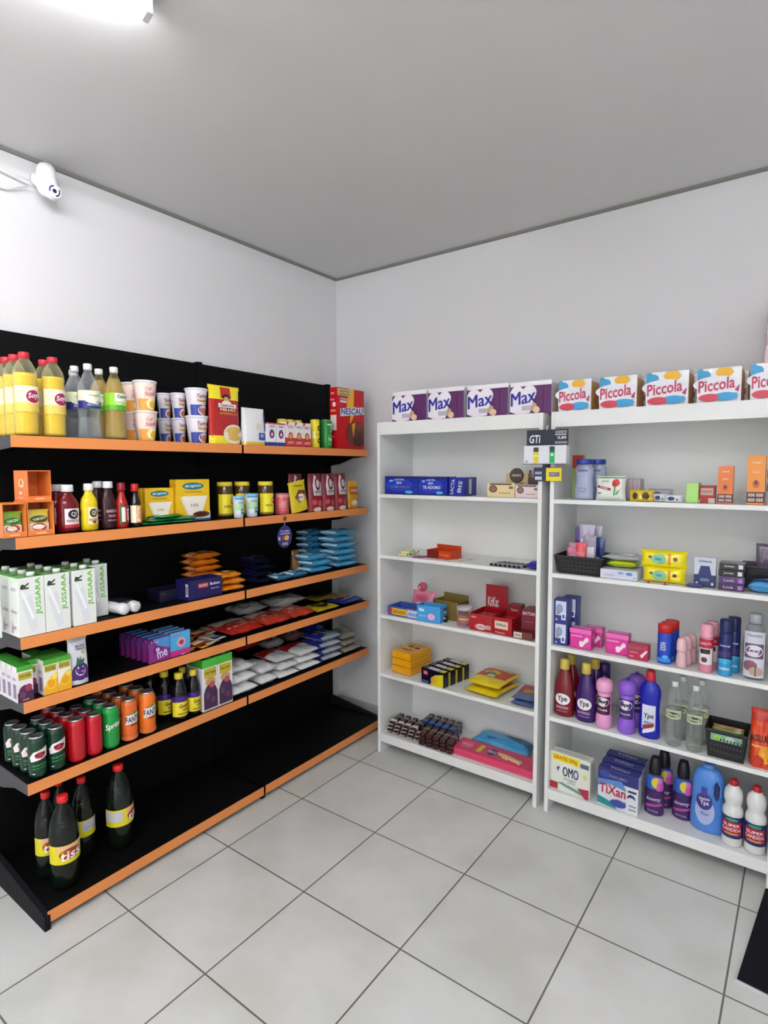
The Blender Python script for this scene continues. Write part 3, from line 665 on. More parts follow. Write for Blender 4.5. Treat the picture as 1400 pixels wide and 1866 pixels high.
def pot(label, px, d):
    p, R, H = fitr('G', 2, *px, d); r = empty('yeast_pot', p, ROT['G']); m = MB()
    m.lathe([(.74 * R, 0), (.77 * R, .02 * H), (.95 * R, .93 * H)], '#dfe8ee', 22)
    m.decal((lambda u, v, o: ((R * (.76 + .18 * v) + o) * sin((u - .5) * 2.6), -(R * (.76 + .18 * v) + o) * cos((u - .5) * 2.6), (.03 + v * .88) * H), R * 2.2, H * .9, True), pt, .0008); m.build('pot_body', r)
    MB().lathe([(.97 * R, .93 * H), (R, .94 * H), (R, .99 * H), (.93 * R, H), (.001, H)], '#8cc8e4', 22).build('lid', r)
    tag(r, label, 'pot', 'small pots of baking powder'); return r
pot('small white and blue pot with light blue lid, left of the pair', (424, 446, 906, 946), .004)
pot('small white and blue pot with light blue lid, right of the pair', (446, 472, 905, 947), .004)
tin('small pink and red tin beside the yellow bag', (501, 527, 903, 940), .008, '#d8606a', [('r', 0, 0, 1, .1, '#b8404a'), ('r', .6, .2, .9, .85, '#b01c2c'), ('e', .78, .5, .1, .2, '#3a3a7a'), ('t', 'Po Royal', .35, .5, .3, .5, '#f0c8cc', 90), ('r', .0, .88, 1, 1, '#e8a0a4')], None, sh=2, lidc='#e6b8bc', name='baking_tin', cat='tin')
bag_thing('chocolate_bag', 'yellow foil bag with brown oval picture, leaning to the left', 'bag', 'G', 2, (535, 565, 881, 936), .008, .034, '#dcc81c:film', [('p', [(.2, .5), (.5, .72), (.9, .66), (.85, .4), (.4, .3)], '#7a3a22'), ('e', .56, .46, .24, .12, '#efe4d0'), ('t', 'Granulado', .5, .86, .5, .06, '#4a3a18', -6), ('t', 'Choco', .56, .47, .24, .07, '#7a4a30')], seed=7, seal='#e2d03a', tilt=-9)
qx = [('r', 0, .42, 1, 1, '#7c2630'), ('p', [(.25, .42), (.95, .42), (.9, .75), (.4, .98), (.2, .7)], '#e6dcdc'), ('e', .6, .73, .2, .17, '#4a1a20'), ('e', .6, .74, .12, .11, '#d8c0c0'), ('t', 'Qualy', .6, .52, .6, .08, '#3a2028'), ('r', 0, 0, 1, .42, '#8c1c28'), ('e', .3, .25, .16, .08, '#c05a5a'), ('e', .7, .2, .18, .09, '#b84a4a'), ('e', .5, .05, .3, .06, '#e0d0c8')]
b = bag_thing('powder_milk_bag', 'dark red and white standing pouch, rightmost of the four', 'bag', 'G', 2, (614, 635, 869, 934), .008, .05, '#84202c:film', qx, seed=8, wr=.05, group='red and white pouches')
rows(b, 'G', [(-.108, .0), (-.216, .0), (-.30, .066)], ['dark red and white standing pouch, second from the right', 'dark red and white standing pouch, third from the right', 'dark red and white pouch, leftmost, partly behind the yellow bag'])
bag_thing('snack_pouch', 'small orange yellow pouch at the right end of the second shelf', 'bag', 'G', 2, (637, 655, 878, 927), .02, .03, '#d89a18:film', [('e', .5, .2, .3, .1, '#ece0b0'), ('r', .1, .5, .9, .8, '#b8641c'), ('t', 'MINI', .5, .65, .6, .1, '#f4e4b0')], seed=9)

# ---- third shelf: milk cartons
mk = [('t', 'JUSSARA', .78, .66, 1.55, .105, '#6abf3c', 90), ('t', 'R', .26, .86, .26, .13, '#30402e', 90), ('e', .18, .86, .06, .03, '#30402e'), ('p', [(.1, .62), (.5, .7), (.7, .1), (.45, .05)], '#dfe2e6'), ('p', [(.1, .78), (.2, .78), (.6, .3), (.5, .28)], '#f6f8f8')]
ms = [('r', .0, .93, 1, 1, '#d8f0d0'), ('t', 'LEITE', .5, .8, .6, .05, '#a0a0b8'), ('t', 'INTEGRAL', .5, .42, .7, .04, '#8a6a90'), ('t', 'UHT', .5, .15, .4, .05, '#a04a60'), ('p', [(.1, .05), (.3, .05), (.2, .3)], '#b89ab0')]
mc = box_thing('milk_carton', 'white and green milk carton, first column from the left, at the shelf edge', 'carton', 'G', 3, (36, 84, 1052, 1160), .006, .068, '#e9ece8', mk, left=ms, right=ms, top=[('r', 0, 0, 1, 1, '#4c9a34'), ('r', 0, .42, 1, .58, '#3a8028'), ('p', [(0, 0), (.5, .5), (0, 1)], '#8cc878')], cap=(.0135, .014, '#eef0ee', .12, -.12), group='milk cartons')
W = mc['w_m'] + .002
labs = []; offs = []
cn = ['first column from the left', 'second column from the left', 'third column from the left', 'rightmost column']
for c_ in range(3):
    for r_ in range(4):
        if c_ == 0 and r_ == 0: continue
        if c_ == 2 and r_ == 3: continue
        offs.append((c_ * W + (.008 if c_ == 2 else 0), r_ * .071)); labs.append('white and green milk carton, %s, %s' % (cn[c_], POSN[r_]))
for r_ in range(2): offs.append((3 * W + .006, .075 + r_ * .071)); labs.append('white and green milk carton, %s, %s' % (cn[3], ['in front', 'behind']  [r_]))
offs.append((-W - .03, .06)); labs.append('white and green milk carton cut off by the left edge of the photo')
rows(mc, 'G', offs, labs)
# two white rolls wrapped together
rp = empty('roll_pack', spot('G', 3, 240, .012), ROT['G'] + .1)
for sx in (-1, 1):
    m = MB().lathe([(.001, 0), (.017, .001), (.023, .006), (.024, .02), (.022, .05), (.024, .055), (.024, .13), (.018, .15), (.016, .165), (.001, .166)], '#e9e8ea', 20)
    m.xf(Matrix(((1, 0, 0, sx * .0255), (0, 0, 1, -.0), (0, -1, 0, .0245), (0, 0, 0, 1)))); m.build('white_bottle', rp)
m = MB().box(-.03, .03, .03, .12, .044, .052, '#30303a:film', .004); m.decal(s_top(.05, .09, .052), [('r', .2, .1, .8, .3, '#d8d8dc')]); m.xf(Matrix.Translation((0, 0, 0))); m.build('wrapper', rp)
tag(rp, 'pack of two white bottles lying on their sides beside the milk', 'bottle pack')
# navy display box and orange packets
nb = box_thing('display_box', 'low navy blue display box with barcode, in front of orange packets', 'display box', 'G', 3, (344, 405, 1061, 1096), .02, .095, '#1e1c58', [('r', .28, .55, .58, .8, '#b8302c'), ('t', 'SALTADO', .43, .68, .26, .14, '#f0dcd8'), ('t', 'Bauducco', .78, .7, .3, .16, '#e6e6f4'), ('t', 'biscoito', .78, .45, .25, .1, '#a8a8d8')], left=[('r', .78, .2, .98, .85, '#dcdcdc'), ('r', .80, .3, .82, .75, '#303030'), ('r', .84, .3, .87, .75, '#303030'), ('r', .9, .3, .92, .75, '#303030'), ('r', .94, .3, .96, .75, '#303030')], open_top=(1, 1))
for k in range(3):
    m = lay(bag_mesh(nb['w_m'] * .82, .08, .018, '#b0562a:film', decals=[('e', .5, .5, .3, .3, '#d8843a')], seed=k, wr=.2), .08, .018)
    tag(m.build('wafer_packet', None, nb.location + Vector((0, 0, .004 + .019 * k)), ROT['G']), 'orange brown packet inside the navy display box, %s' % ['lowest', 'middle', 'topmost'][k], 'packet', 'packets in the navy box')
op = [('r', 0, .3, .3, .7, '#e8a060'), ('e', .55, .5, .14, .3, '#c83a1c'), ('t', 'Wafer', .55, .5, .2, .3, '#f6e6c8'), ('r', .75, .2, .9, .8, '#f0b848')]
p0 = bag_thing('wafer_packet', 'orange wafer packet, lowest of the tall left stack', 'packet', 'G', 3, (350, 417, 1040, 1060), .125, .030, '#dc7c18:film', op, flat=.13, seed=11, wr=.22, whd=(.155, 0), group='orange wafer packets')
nn = ['second', 'third', 'fourth', 'fifth', 'sixth']
rows(p0, 'G', [(.006 * (-1) ** k, .004 * k, .030 * (k + 1), .05 * (-1) ** k) for k in range(5)], ['orange wafer packet, %s from the bottom of the tall left stack' % x for x in nn[:4]] + ['orange wafer packet on top of the tall left stack'])
p1 = bag_thing('wafer_packet', 'orange wafer packet, lowest of the short right stack', 'packet', 'G', 3, (402, 452, 1055, 1078), .02, .030, '#e08a20:film', op, flat=.10, seed=12, wr=.22, whd=(.135, 0), group='orange wafer packets')
rows(p1, 'G', [(.01, .005, .030, -.1), (-.008, .01, .060, .08)], ['orange wafer packet, middle of the short right stack', 'orange wafer packet, top of the short right stack'])
box_thing('display_box', 'very dark navy open box left of the navy display box', 'display box', 'G', 3, (290, 340, 1060, 1090), .10, .10, '#14132e', [('r', .05, .6, .2, .8, '#4a3a4a')], open_top=(1, 1), whd=(.13, .05))
# navy packets
npk = [('t', 'Passatempo', .5, .5, .5, .2, '#5a5a88'), ('r', .1, .2, .3, .8, '#22224e'), ('e', .8, .5, .1, .3, '#6a4a30')]
p2 = bag_thing('biscuit_packet', 'dark navy biscuit packet, bottom left, beside the shelf joint', 'packet', 'G', 3, (457, 512, 1050, 1070), .03, .033, '#12122c:film', npk, flat=.16, seed=13, wr=.15, whd=(.12, 0), group='navy biscuit packets')
rows(p2, 'G', [(0, .01, .033, .05), (.01, .02, .066, -.06), (.13, .115, 0, .1), (.135, .12, .033, -.05), (.0, .02, .099)], ['dark navy biscuit packet, second up in the left stack', 'dark navy biscuit packet, third up in the left stack', 'dark navy biscuit packet, bottom one below the round tag', 'dark navy biscuit packet, top one below the round tag', 'dark navy biscuit packet on top of the left stack'])
lb = [('e', .3, .5, .14, .3, '#9ad0ec'), ('r', .5, .35, .8, .6, '#2a78b8'), ('t', 'Club', .64, .47, .2, .2, '#dcf0fa'), ('r', 0, .1, .08, .9, '#c0e4f4')]
q0 = bag_thing('cracker_packet', 'light blue cracker packet, lowest of the middle stack', 'packet', 'G', 3, (565, 610, 1035, 1050), .02, .036, '#4aa6d0:film', lb, flat=.15, seed=14, wr=.2, whd=(.18, 0), group='light blue cracker packets')
rows(q0, 'G', [(.01, .0, .036, .03), (-.008, .006, .072, -.03)], ['light blue cracker packet, second up in the middle stack', 'light blue cracker packet, top of the middle stack'])
q1 = bag_thing('cracker_packet', 'light blue cracker packet, lowest of the tall right stack', 'packet', 'G', 3, (614, 656, 1025, 1040), .02, .037, '#52aed6:film', lb, flat=.15, seed=15, wr=.2, whd=(.20, 0), group='light blue cracker packets')
rows(q1, 'G', [(.008 * (-1) ** k, .004 * k, .037 * (k + 1), .04 * (-1) ** k) for k in range(5)], ['light blue cracker packet, %s from the bottom of the right stack' % x for x in nn[:4]] + ['light blue cracker packet on top of the right stack'])
q2 = bag_thing('cracker_packet', 'blue cracker packet, lowest of the rear middle stack', 'packet', 'G', 3, (558, 600, 1010, 1025), .185, .037, '#3c8cb8:film', lb, flat=.11, seed=16, wr=.2, whd=(.17, 0), group='light blue cracker packets')
rows(q2, 'G', [(0.0, .0, .037 * (k + 1), .05 * (-1) ** k) for k in range(5)], ['blue cracker packet, %s from the bottom of the rear middle stack' % x for x in nn[:4]] + ['blue cracker packet on top of the rear middle stack'])
q3 = bag_thing('cracker_packet', 'pale blue crumpled packet lying below the round tag', 'packet', 'G', 3, (508, 535, 1050, 1064), .012, .033, '#3a6c94:film', lb, flat=.11, seed=17, wr=.4, whd=(.11, 0), group='light blue cracker packets')
rows(q3, 'G', [(.117, .002, .0, .0)], ['pale blue crumpled packet left of the middle blue stack'])
q4 = bag_thing('cookie_packet', 'brown cookie packet standing behind the blue stacks', 'packet', 'G', 3, (538, 550, 995, 1040), .135, .05, '#8a6430:film', [('r', 0, .6, 1, .8, '#5a3a1c')], seed=18, whd=(.06, .13))
# round shelf wobbler
wb = empty('shelf_wobbler', (XG + .005, spot('G', 2, 517, 0).y, GZ[2] - .02), ROT['G'])
MB().box(-.005, .005, -.0008, 0, -.06, .0, '#c8d0d8:clear').build('plastic_strip', wb)
m = MB(); R_d = .052
m.prism([(R_d * cos(i * pi / 16), -.095 + R_d * 1.12 * sin(i * pi / 16)) for i in range(32)], 'y', -.0015, -.0005, '#33307c')
m.decal((lambda u, v, o: ((u - .5) * .104, -.0016 - o, -.095 - .058 + v * .116), .104, .116, False), [('t', 'Torradas', .5, .76, .6, .085, '#e6e8f6'), ('t', 'Levissimas', .5, .65, .66, .085, '#e6e8f6'), ('r', .05, .36, .2, .52, '#b0b8d8'), ('r', .32, .34, .46, .56, '#b84a3a'), ('e', .62, .44, .16, .12, '#e6c25a'), ('r', .3, .12, .7, .24, '#a8a08a')])
m.build('tag_disc', wb)
m = MB().lathe([(.001, 0), (.010, .001), (.012, .003), (.001, .004)], '#8c3034', 14); m.xf(Matrix(((1, 0, 0, 0), (0, 0, -1, 0), (0, 1, 0, 0), (0, 0, 0, 1)))); m.build('sticker', wb)
tag(wb, 'round dark blue advertising tag hanging from the second orange strip', 'shelf tag')

# ---- fourth shelf
gj = [('r', 0, .86, 1, 1, '#3fa52e'), ('r', .08, .62, .92, .82, '#b8a832'), ('t', 'Del Valle', .5, .73, .7, .07, '#5a6a1a'), ('e', .5, .3, .42, .17, '#5a2850'), ('e', .7, .38, .22, .1, '#a0305a'), ('r', 0, 0, 1, .28, '#4a2046'), ('e', .3, .2, .2, .09, '#6c3562'), ('t', 'UVA', .5, .06, .4, .05, '#e0c890')]
oj = [('r', 0, .86, 1, 1, '#4aa82e'), ('r', .08, .66, .92, .84, '#b8a838'), ('t', 'Del Valle', .5, .75, .7, .06, '#5a6a1a'), ('p', [(0, 0), (1, 0), (1, .58), (.5, .5), (0, .2)], '#f2b01c'), ('e', .52, .3, .36, .16, '#f6cf3a'), ('e', .52, .3, .28, .12, '#eda818'), ('e', .8, .5, .2, .09, '#f6d860')]
gl_, gr_ = [('r', 0, 0, 1, .86, '#e4dfe4'), ('r', .2, .1, .8, .5, '#8a7a9a'), ('t', 'SUCO', .5, .65, .6, .08, '#6a5a7a')], []
j = box_thing('juice_box', 'small grape juice box, first column from the left, at the shelf edge', 'juice box', 'G', 4, (33, 62, 1206, 1272), .008, .042, '#ece8ea', gj, left=gl_, top=[('r', 0, 0, 1, 1, '#3f9a30')], group='small juice boxes')
W = j['w_m'] + .0015
offs = [(0, .045 * r) for r in (1, 2, 3, 4)] + [(W * .55 + .006, .05)]
rows(j, 'G', offs, ['small grape juice box, first column from the left, %s' % POSN[r] for r in (1, 2, 3, 4)] + ['small grape juice box peeking out between the grape and orange columns'])
j = box_thing('juice_box', 'small orange juice box, left orange column, at the shelf edge', 'juice box', 'G', 4, (81, 106, 1202, 1266), .008, .042, '#efeae0', oj, left=gl_, top=[('r', 0, 0, 1, 1, '#4aa82e')], group='small juice boxes')
W = j['w_m'] + .0015
rows(j, 'G', [(0, .045), (0, .09), (0, .135), (W, 0), (W, .045), (W, .09)], ['small orange juice box, left orange column, %s' % POSN[r] for r in (1, 2, 3)] + ['small orange juice box, right orange column, %s' % POSN[r] for r in (0, 1, 2)])
bag_thing('drink_carton', 'tall white pouch with a purple smiling face and green leaves', 'pouch', 'G', 4, (131, 166, 1158, 1243), .02, .055, '#e6e6ee:film', [('e', .5, .27, .42, .19, '#4a2470'), ('r', .08, .1, .92, .28, '#4a2470'), ('e', .5, .30, .27, .12, '#d8d0ea'), ('e', .5, .33, .25, .12, '#4a2470'), ('e', .36, .36, .04, .025, '#e6e0f0'), ('e', .62, .37, .04, .025, '#e6e0f0'), ('p', [(.25, .43), (.35, .6), (.45, .48), (.5, .62), (.58, .47), (.72, .55), (.66, .43)], '#2f6a4a'), ('t', 'BA-NA', .55, .82, .5, .05, '#3a2c78'), ('t', 'NINHA', .55, .76, .5, .05, '#3a2c78'), ('e', .68, .68, .1, .03, '#c8c070')], seed=20, seal='#e6e6ee', wr=.05)
pb = [('p', [(0, 0), (1, 0), (1, .5), (0, .85)], '#8c2a7c'), ('p', [(.2, 1), (1, 1), (1, .5), (.4, .7)], '#4a90d0'), ('e', .4, .5, .2, .2, '#5a1a78'), ('e', .42, .52, .1, .1, '#e0b0e0'), ('t', 'Dr Oetker', .3, .88, .4, .1, '#e8a0c0'), ('t', 'me', .62, .3, .5, .3, '#d8d0f0', 10)]
z = box_thing('gelatin_box', 'small purple and blue dessert box, foremost of the left row', 'box', 'G', 4, (272, 310, 1160, 1203), .012, .016, '#5a1c66', pb, left=[('r', 0, .6, 1, .9, '#3a3a8a')], group='purple dessert boxes')
rows(z, 'G', [(-.002 * k, .04 * k) for k in range(1, 6)], ['small purple and blue dessert box, left row, %s' % x for x in ('second from the front', 'third from the front', 'fourth from the front', 'fifth from the front', 'rearmost')])
pb2 = [('r', 0, 0, 1, .25, '#c02a80'), ('r', .0, .25, 1, 1, '#48a8d8'), ('e', .55, .55, .22, .2, '#e89aa8'), ('e', .55, .55, .12, .1, '#a03a60'), ('t', 'Dr Oetker', .3, .88, .4, .1, '#e8407a')]
z = box_thing('gelatin_box', 'small light blue and pink dessert box at the right front', 'box', 'G', 4, (311, 347, 1146, 1190), .012, .016, '#7a2470', pb2, left=[('r', 0, .6, 1, .9, '#5a4aa0')], group='light blue dessert boxes')
rows(z, 'G', [(-.002 * k, .04 * k) for k in range(1, 4)], ['small light blue dessert box, right row, %s' % x for x in ('second from the front', 'third from the front', 'rearmost')])
# sachets fanned out
sc_ = [('#e8e4dc', '#c8301c', 'red'), ('#d89a20', '#b83a18', 'orange'), ('#b8241c', '#e8d8b0', 'dark red'), ('#e6c81c', '#c83a1c', 'yellow'), ('#e0dcd4', '#8a6a3a', 'white'), ('#d8d4cc', '#2a2a5a', 'white and navy')]
for k, (c1_, c2_, nm_) in enumerate(sc_):
    px = 340 + k * 12
    for lay_ in range(2):
        bag_thing('soup_sachet', '%s seasoning sachet lying fanned out beside the dessert boxes, %s' % (nm_, ['at the front', 'at the back'][lay_]), 'sachet', 'G', 4, (px - 14, px + 14, 1150, 1165), .012 + .14 * lay_, .008, c1_ + ':film', [('r', .1, .1, .9, .45, c2_), ('e', .5, .7, .3, .12, '#c8862a'), ('t', 'Sopa', .5, .28, .5, .1, '#f4ecd8')], flat=.11, seed=21 + k + 7 * lay_, wr=.2, whd=(.08, 0), rz=.2, dz=.0088 * (k % 3), group='soup sachets')
# flat red and grey bags
rd = [('r', .05, .08, .95, .42, '#c83226'), ('r', .1, .46, .9, .5, '#ec9a80'), ('t', 'Mistura', .5, .28, .5, .12, '#e8b0a0'), ('r', .05, .6, .95, .95, '#8a8478')]
labs = ['red and grey flat bag on the fourth shelf, leftmost of three', 'red and grey flat bag on the fourth shelf, middle of three', 'red and grey flat bag on the fourth shelf, rightmost of three']
for k, (px, col) in enumerate((((423, 483, 1130, 1152), '#b42a22'), ((487, 533, 1112, 1135), '#c43c2c'), ((536, 577, 1100, 1122), '#c8462e'))):
    r_ = bag_thing('flour_bag', labs[k], 'bag', 'G', 4, px, .012, .045, col + ':film', [('r', .03, .03, .97, .5, ['#b42a22', '#cc4630', '#d04a30'][k]), ('r', .08, .22, .92, .27, '#f0a890'), ('r', .03, .55, .97, .97, '#aaa69c'), ('t', 'Mistura', .5, .4, .5, .1, '#e8c0b0')], flat=.24, seed=30 + k, wr=.25, group='red and grey bags')
for k, (px, d, lb_) in enumerate((((440, 490, 1100, 1110), .16, 'left'), ((500, 560, 1095, 1105), .14, 'right'))):
    bag_thing('flour_bag', 'pale grey flat bag behind the red ones, %s of two' % lb_, 'bag', 'G', 4, px, d, .05, '#b8bab6:film', [('r', .2, .2, .8, .6, '#d0d2ce'), ('r', .3, .7, .7, .8, '#8a8a5a')], flat=.15, seed=34 + k, wr=.3, dz=.046, group='pale grey bags')
bag_thing('snack_packet', 'yellow and black flat packet near the right end of the fourth shelf', 'packet', 'G', 4, (578, 620, 1085, 1105), .012, .03, '#c8b41e:film', [('e', .5, .5, .3, .3, '#2a2418'), ('t', 'Pingo', .5, .5, .4, .2, '#e8d848'), ('r', 0, .8, 1, 1, '#3a3420')], flat=.15, seed=36, wr=.25)
bag_thing('snack_packet', 'dark yellow packet lying behind the yellow and black one', 'packet', 'G', 4, (578, 622, 1085, 1095), .13, .03, '#8a7a28:film', [('e', .5, .5, .3, .3, '#2a2018')], flat=.14, seed=37, wr=.25, dz=.022)
bag_thing('snack_packet', 'blue and yellow packet at the right end of the fourth shelf', 'packet', 'G', 4, (622, 668, 1080, 1098), .012, .035, '#2c2a86:film', [('p', [(.1, .5), (.9, .4), (.9, .9), (.1, .95)], '#c8b446'), ('r', .5, .2, .95, .35, '#a8a8c8'), ('t', 'Cheetos', .3, .25, .4, .12, '#c0c0e0')], flat=.17, seed=38, wr=.25, whd=(.2, 0))

# ---- fifth shelf: cans, bottles, cartons, bags
KAN = [(.74, 0), (.80, .012), (.97, .055), (1, .08), (1, .87), (.95, .91), (.82, .955), (.82, .965)]
def kcan(label, px, col, items, d=.01, lidc='#cfd0d4:metal'):
    return tin(label, px, d, col, items, label.split(',')[0].split(' with')[0] + 's on the fifth shelf', sh=5, prof=KAN, lidc=lidc, name='soda_can', cat='can', rz=-.2)
gi = [('p', [(.2, .42), (.82, .50), (.9, .66), (.86, .78), (.3, .68), (.15, .55)], '#ece2e0'), ('e', .55, .58, .2, .085, '#b02a3a'), ('e', .42, .6, .07, .035, '#5a1420'), ('e', .68, .62, .07, .035, '#5a1420'), ('t', 'Guarana', .5, .34, .5, .07, '#3f9a50', 6, .2), ('t', 'Antarctica', .5, .25, .5, .05, '#2f8a44', 6, .2), ('e', .3, .1, .06, .02, '#9ab0a0')]
grn = '#0b3322:gloss'
a1 = kcan('dark green soda can with white emblem, leftmost column, at the shelf edge', (52, 87, 1350, 1426), grn, gi)
rows(a1, 'G', [(-.002, .066), (-.004, .130), (-.006, .195)], ['dark green soda can, leftmost column, %s' % POSN[r] for r in (1, 2, 3)])
a2 = kcan('dark green soda can with white emblem, next to the red cans, at the shelf edge', (87, 121, 1333, 1412), grn, gi)
rows(a2, 'G', [(-.002, .066), (-.004, .130)], ['dark green soda can, column next to the red cans, %s' % POSN[r] for r in (1, 2)])
for o_ in bpy.data.objects:
    if o_.name == 'soda_can.005' or o_.name == 'soda_can.006': o_.location.x -= .003 if o_.name.endswith('5') else .006
p_ = spot('G', 5, 30, .14)
rd_ = []
a3 = kcan('plain red soda can, left red column, at the shelf edge', (124, 158, 1322, 1400), '#b8101e:gloss', rd_)
rows(a3, 'G', [(-.002, .062), (-.004, .124), (-.006, .186)], ['plain red soda can, left red column, %s' % POSN[r] for r in (1, 2, 3)])
a4 = kcan('plain red soda can, right red column, at the shelf edge', (157, 188, 1308, 1382), '#c0142a:gloss', rd_)
rows(a4, 'G', [(-.002, .062), (-.004, .124)], ['plain red soda can, right red column, %s' % POSN[r] for r in (1, 2)])
si = [('t', 'Sprite', .52, .56, .62, .19, '#eef6ee', 12, .3), ('r', .0, .05, .3, .9, '#0e7a32'), ('r', .86, .1, .93, .9, '#2fae4a')]
a5 = kcan('bright green soda can with white slanted lettering, at the shelf edge', (187, 219, 1293, 1370), '#12963c:gloss', si)
rows(a5, 'G', [(-.003, .062), (-.006, .124)], ['bright green soda can, second of its column', 'bright green soda can, third of its column'])
fi = [('p', [(.25, .42), (.9, .46), (.88, .70), (.3, .66)], '#f2ece8'), ('t', 'FANTA', .58, .56, .6, .16, '#22284e', 6, .1), ('p', [(.35, .68), (.6, .74), (.8, .7), (.6, .68)], '#4c9a3a'), ('r', .45, .38, .8, .41, '#2a2e50'), ('r', 0, 0, 1, .1, '#d8743c')]
a6 = kcan('orange soda can with white and navy lettering, left one at the shelf edge', (221, 252, 1280, 1356), '#e0662a:gloss', fi)
rows(a6, 'G', [(-.003, .062), (-.006, .124), (-.009, .186)], ['orange soda can, left orange column, %s' % POSN[r] for r in (1, 2, 3)])
a7 = kcan('orange soda can with white and navy lettering, right one at the shelf edge', (253, 285, 1268, 1344), '#e87420:gloss', fi)
rows(a7, 'G', [(-.003, .062), (-.006, .124)], ['orange soda can, right orange column, %s' % POSN[r] for r in (1, 2)])
# grape syrup bottles
GUA = [(.85, 0), (1, .02), (1, .10), (.95, .42), (.97, .46), (1, .55), (.95, .66), (.68, .78), (.42, .86), (.36, .90)]
gcap = [(.48, .87), (.52, .88), (.52, .98), (.46, 1)]
glb = [(.10, .46, 170, .985, '#e8d42c', [('r', 0, .86, 1, 1.18, '#3c1a7a'), ('t', 'Guara', .55, .64, .5, .22, '#3a2a18', 4), ('t', 'vita', .6, .40, .34, .16, '#5a4a20', 4), ('r', .25, .12, .85, .2, '#8a7a28')])]
b1 = bottle_thing('juice_bottle', 'dark bottle with yellow cap and yellow label, left one of the front pair', 'bottle', 'G', 5, (312, 343, 1230, 1316), .012, GUA, '#0e0a12:gloss', (gcap, '#ddc62e'), glb, group='dark bottles with yellow caps')
rows(b1, 'G', [(-.025, .06), (-.05, .125)], ['dark bottle with yellow cap, second behind the front left one', 'dark bottle with yellow cap, third behind the front left one'])
b2 = bottle_thing('juice_bottle', 'dark bottle with yellow cap, right one of the front pair, beside the cartons', 'bottle', 'G', 5, (341, 366, 1222, 1304), .014, GUA, '#0e0a12:gloss', (gcap, '#ddc62e'), glb, group='dark bottles with yellow caps')
rows(b2, 'G', [(-.012, .065)], ['dark bottle with yellow cap, behind the right one of the front pair'])
# one litre grape cartons with green caps
gc = [('r', 0, .84, 1, 1, '#48b83c'), ('r', .1, .64, .9, .82, '#c8b42c'), ('t', 'Del Valle', .5, .74, .7, .05, '#5a6a1a'), ('e', .5, .56, .34, .09, '#c8a070'), ('e', .5, .32, .44, .2, '#4c2c50'), ('r', .04, .04, .96, .36, '#46284a'), ('e', .6, .5, .2, .06, '#c05a60'), ('e', .3, .3, .13, .06, '#6a4470'), ('e', .65, .2, .14, .06, '#644068'), ('t', 'UVA', .3, .03, .3, .03, '#e0c890')]
c = box_thing('juice_carton', 'tall grape juice carton with green cap, left one at the shelf edge', 'carton', 'G', 5, (371, 398, 1205, 1300), .012, .06, '#e8e4e6', gc, left=[('r', 0, .84, 1, 1, '#3a9a32'), ('r', .1, .1, .9, .8, '#d0ccd4')], top=[('r', 0, 0, 1, 1, '#3fa034')], cap=(.011, .016, '#28b848', .05, -.1), group='grape juice cartons')
rows(c, 'G', [(c['w_m'] + .003, 0), (0, .065), (c['w_m'] + .003, .065)], ['tall grape juice carton with green cap, right one at the shelf edge', 'tall grape juice carton behind the left front one', 'tall grape juice carton behind the right front one'])
# bags of rice, sugar, beans
wb_ = [('e', .3, .4, .12, .08, '#dcdcde')]
r1 = bag_thing('rice_bag', 'plain white rice bag, lowest of the stack beside the juice cartons', 'bag', 'G', 5, (426, 472, 1252, 1272), .015, .052, '#e4e5e7:film', wb_, flat=.19, seed=40, wr=.2, group='plain white bags')
rows(r1, 'G', [(.004, .01, .052, .05), (-.004, .02, .104, -.05)], ['plain white rice bag, middle of the stack beside the juice cartons', 'plain white rice bag, top of the stack beside the juice cartons'])
r2 = bag_thing('rice_bag', 'plain white bag, lower one of the pair right of the stack of three', 'bag', 'G', 5, (476, 508, 1235, 1256), .02, .053, '#dfe1e4:film', wb_, flat=.19, seed=41, wr=.2, group='plain white bags')
rows(r2, 'G', [(.004, .01, .053, .05)], ['plain white bag, upper one of the pair right of the stack of three'])
rw = [('r', 0, .62, 1, 1, '#b8141e'), ('r', 0, .5, .55, .7, '#b8141e'), ('t', 'Acucar', .35, .82, .4, .09, '#f0c8c8'), ('r', .6, .3, .9, .5, '#d8d8dc')]
r3 = bag_thing('sugar_bag', 'white and red bag, lowest of the left pile at the shelf edge', 'bag', 'G', 5, (510, 547, 1218, 1236), .015, .038, '#e8e8ea:film', rw, flat=.2, seed=42, wr=.25, group='white and red sugar bags')
rows(r3, 'G', [(.006, .008, .038, .06), (.01, .03, .076, -.05)], ['white and red bag, second up in the left pile', 'white and red bag, top of the left pile'])
r4 = bag_thing('sugar_bag', 'white and red bag, lowest of the right pile beside the blue ones', 'bag', 'G', 5, (549, 586, 1200, 1216), .015, .038, '#e8e8ea:film', rw, flat=.2, seed=43, wr=.25, group='white and red sugar bags')
rows(r4, 'G', [(.004, .006, .038, -.05), (.0, .012, .076, .05)], ['white and red bag, second up in the right pile', 'white and red bag, top of the right pile'])
bl_ = [('r', 0, 0, .45, 1, '#1e2f9a'), ('r', .75, .1, 1, .9, '#38a0dc'), ('e', .62, .5, .08, .1, '#2a2a3a'), ('t', 'Sal', .24, .5, .2, .14, '#d0d8f0')]
r5 = bag_thing('salt_bag', 'blue and grey salt bag, lowest of the stack', 'bag', 'G', 5, (589, 625, 1180, 1196), .02, .037, '#b8bcc0:film', bl_, flat=.19, seed=44, wr=.2, group='blue and grey salt bags')
rows(r5, 'G', [(.002 * (-1) ** k, .004 * k, .037 * (k + 1), .04 * (-1) ** k) for k in range(3)], ['blue and grey salt bag, second from the bottom', 'blue and grey salt bag, third from the bottom', 'blue and grey salt bag on top of the stack'])
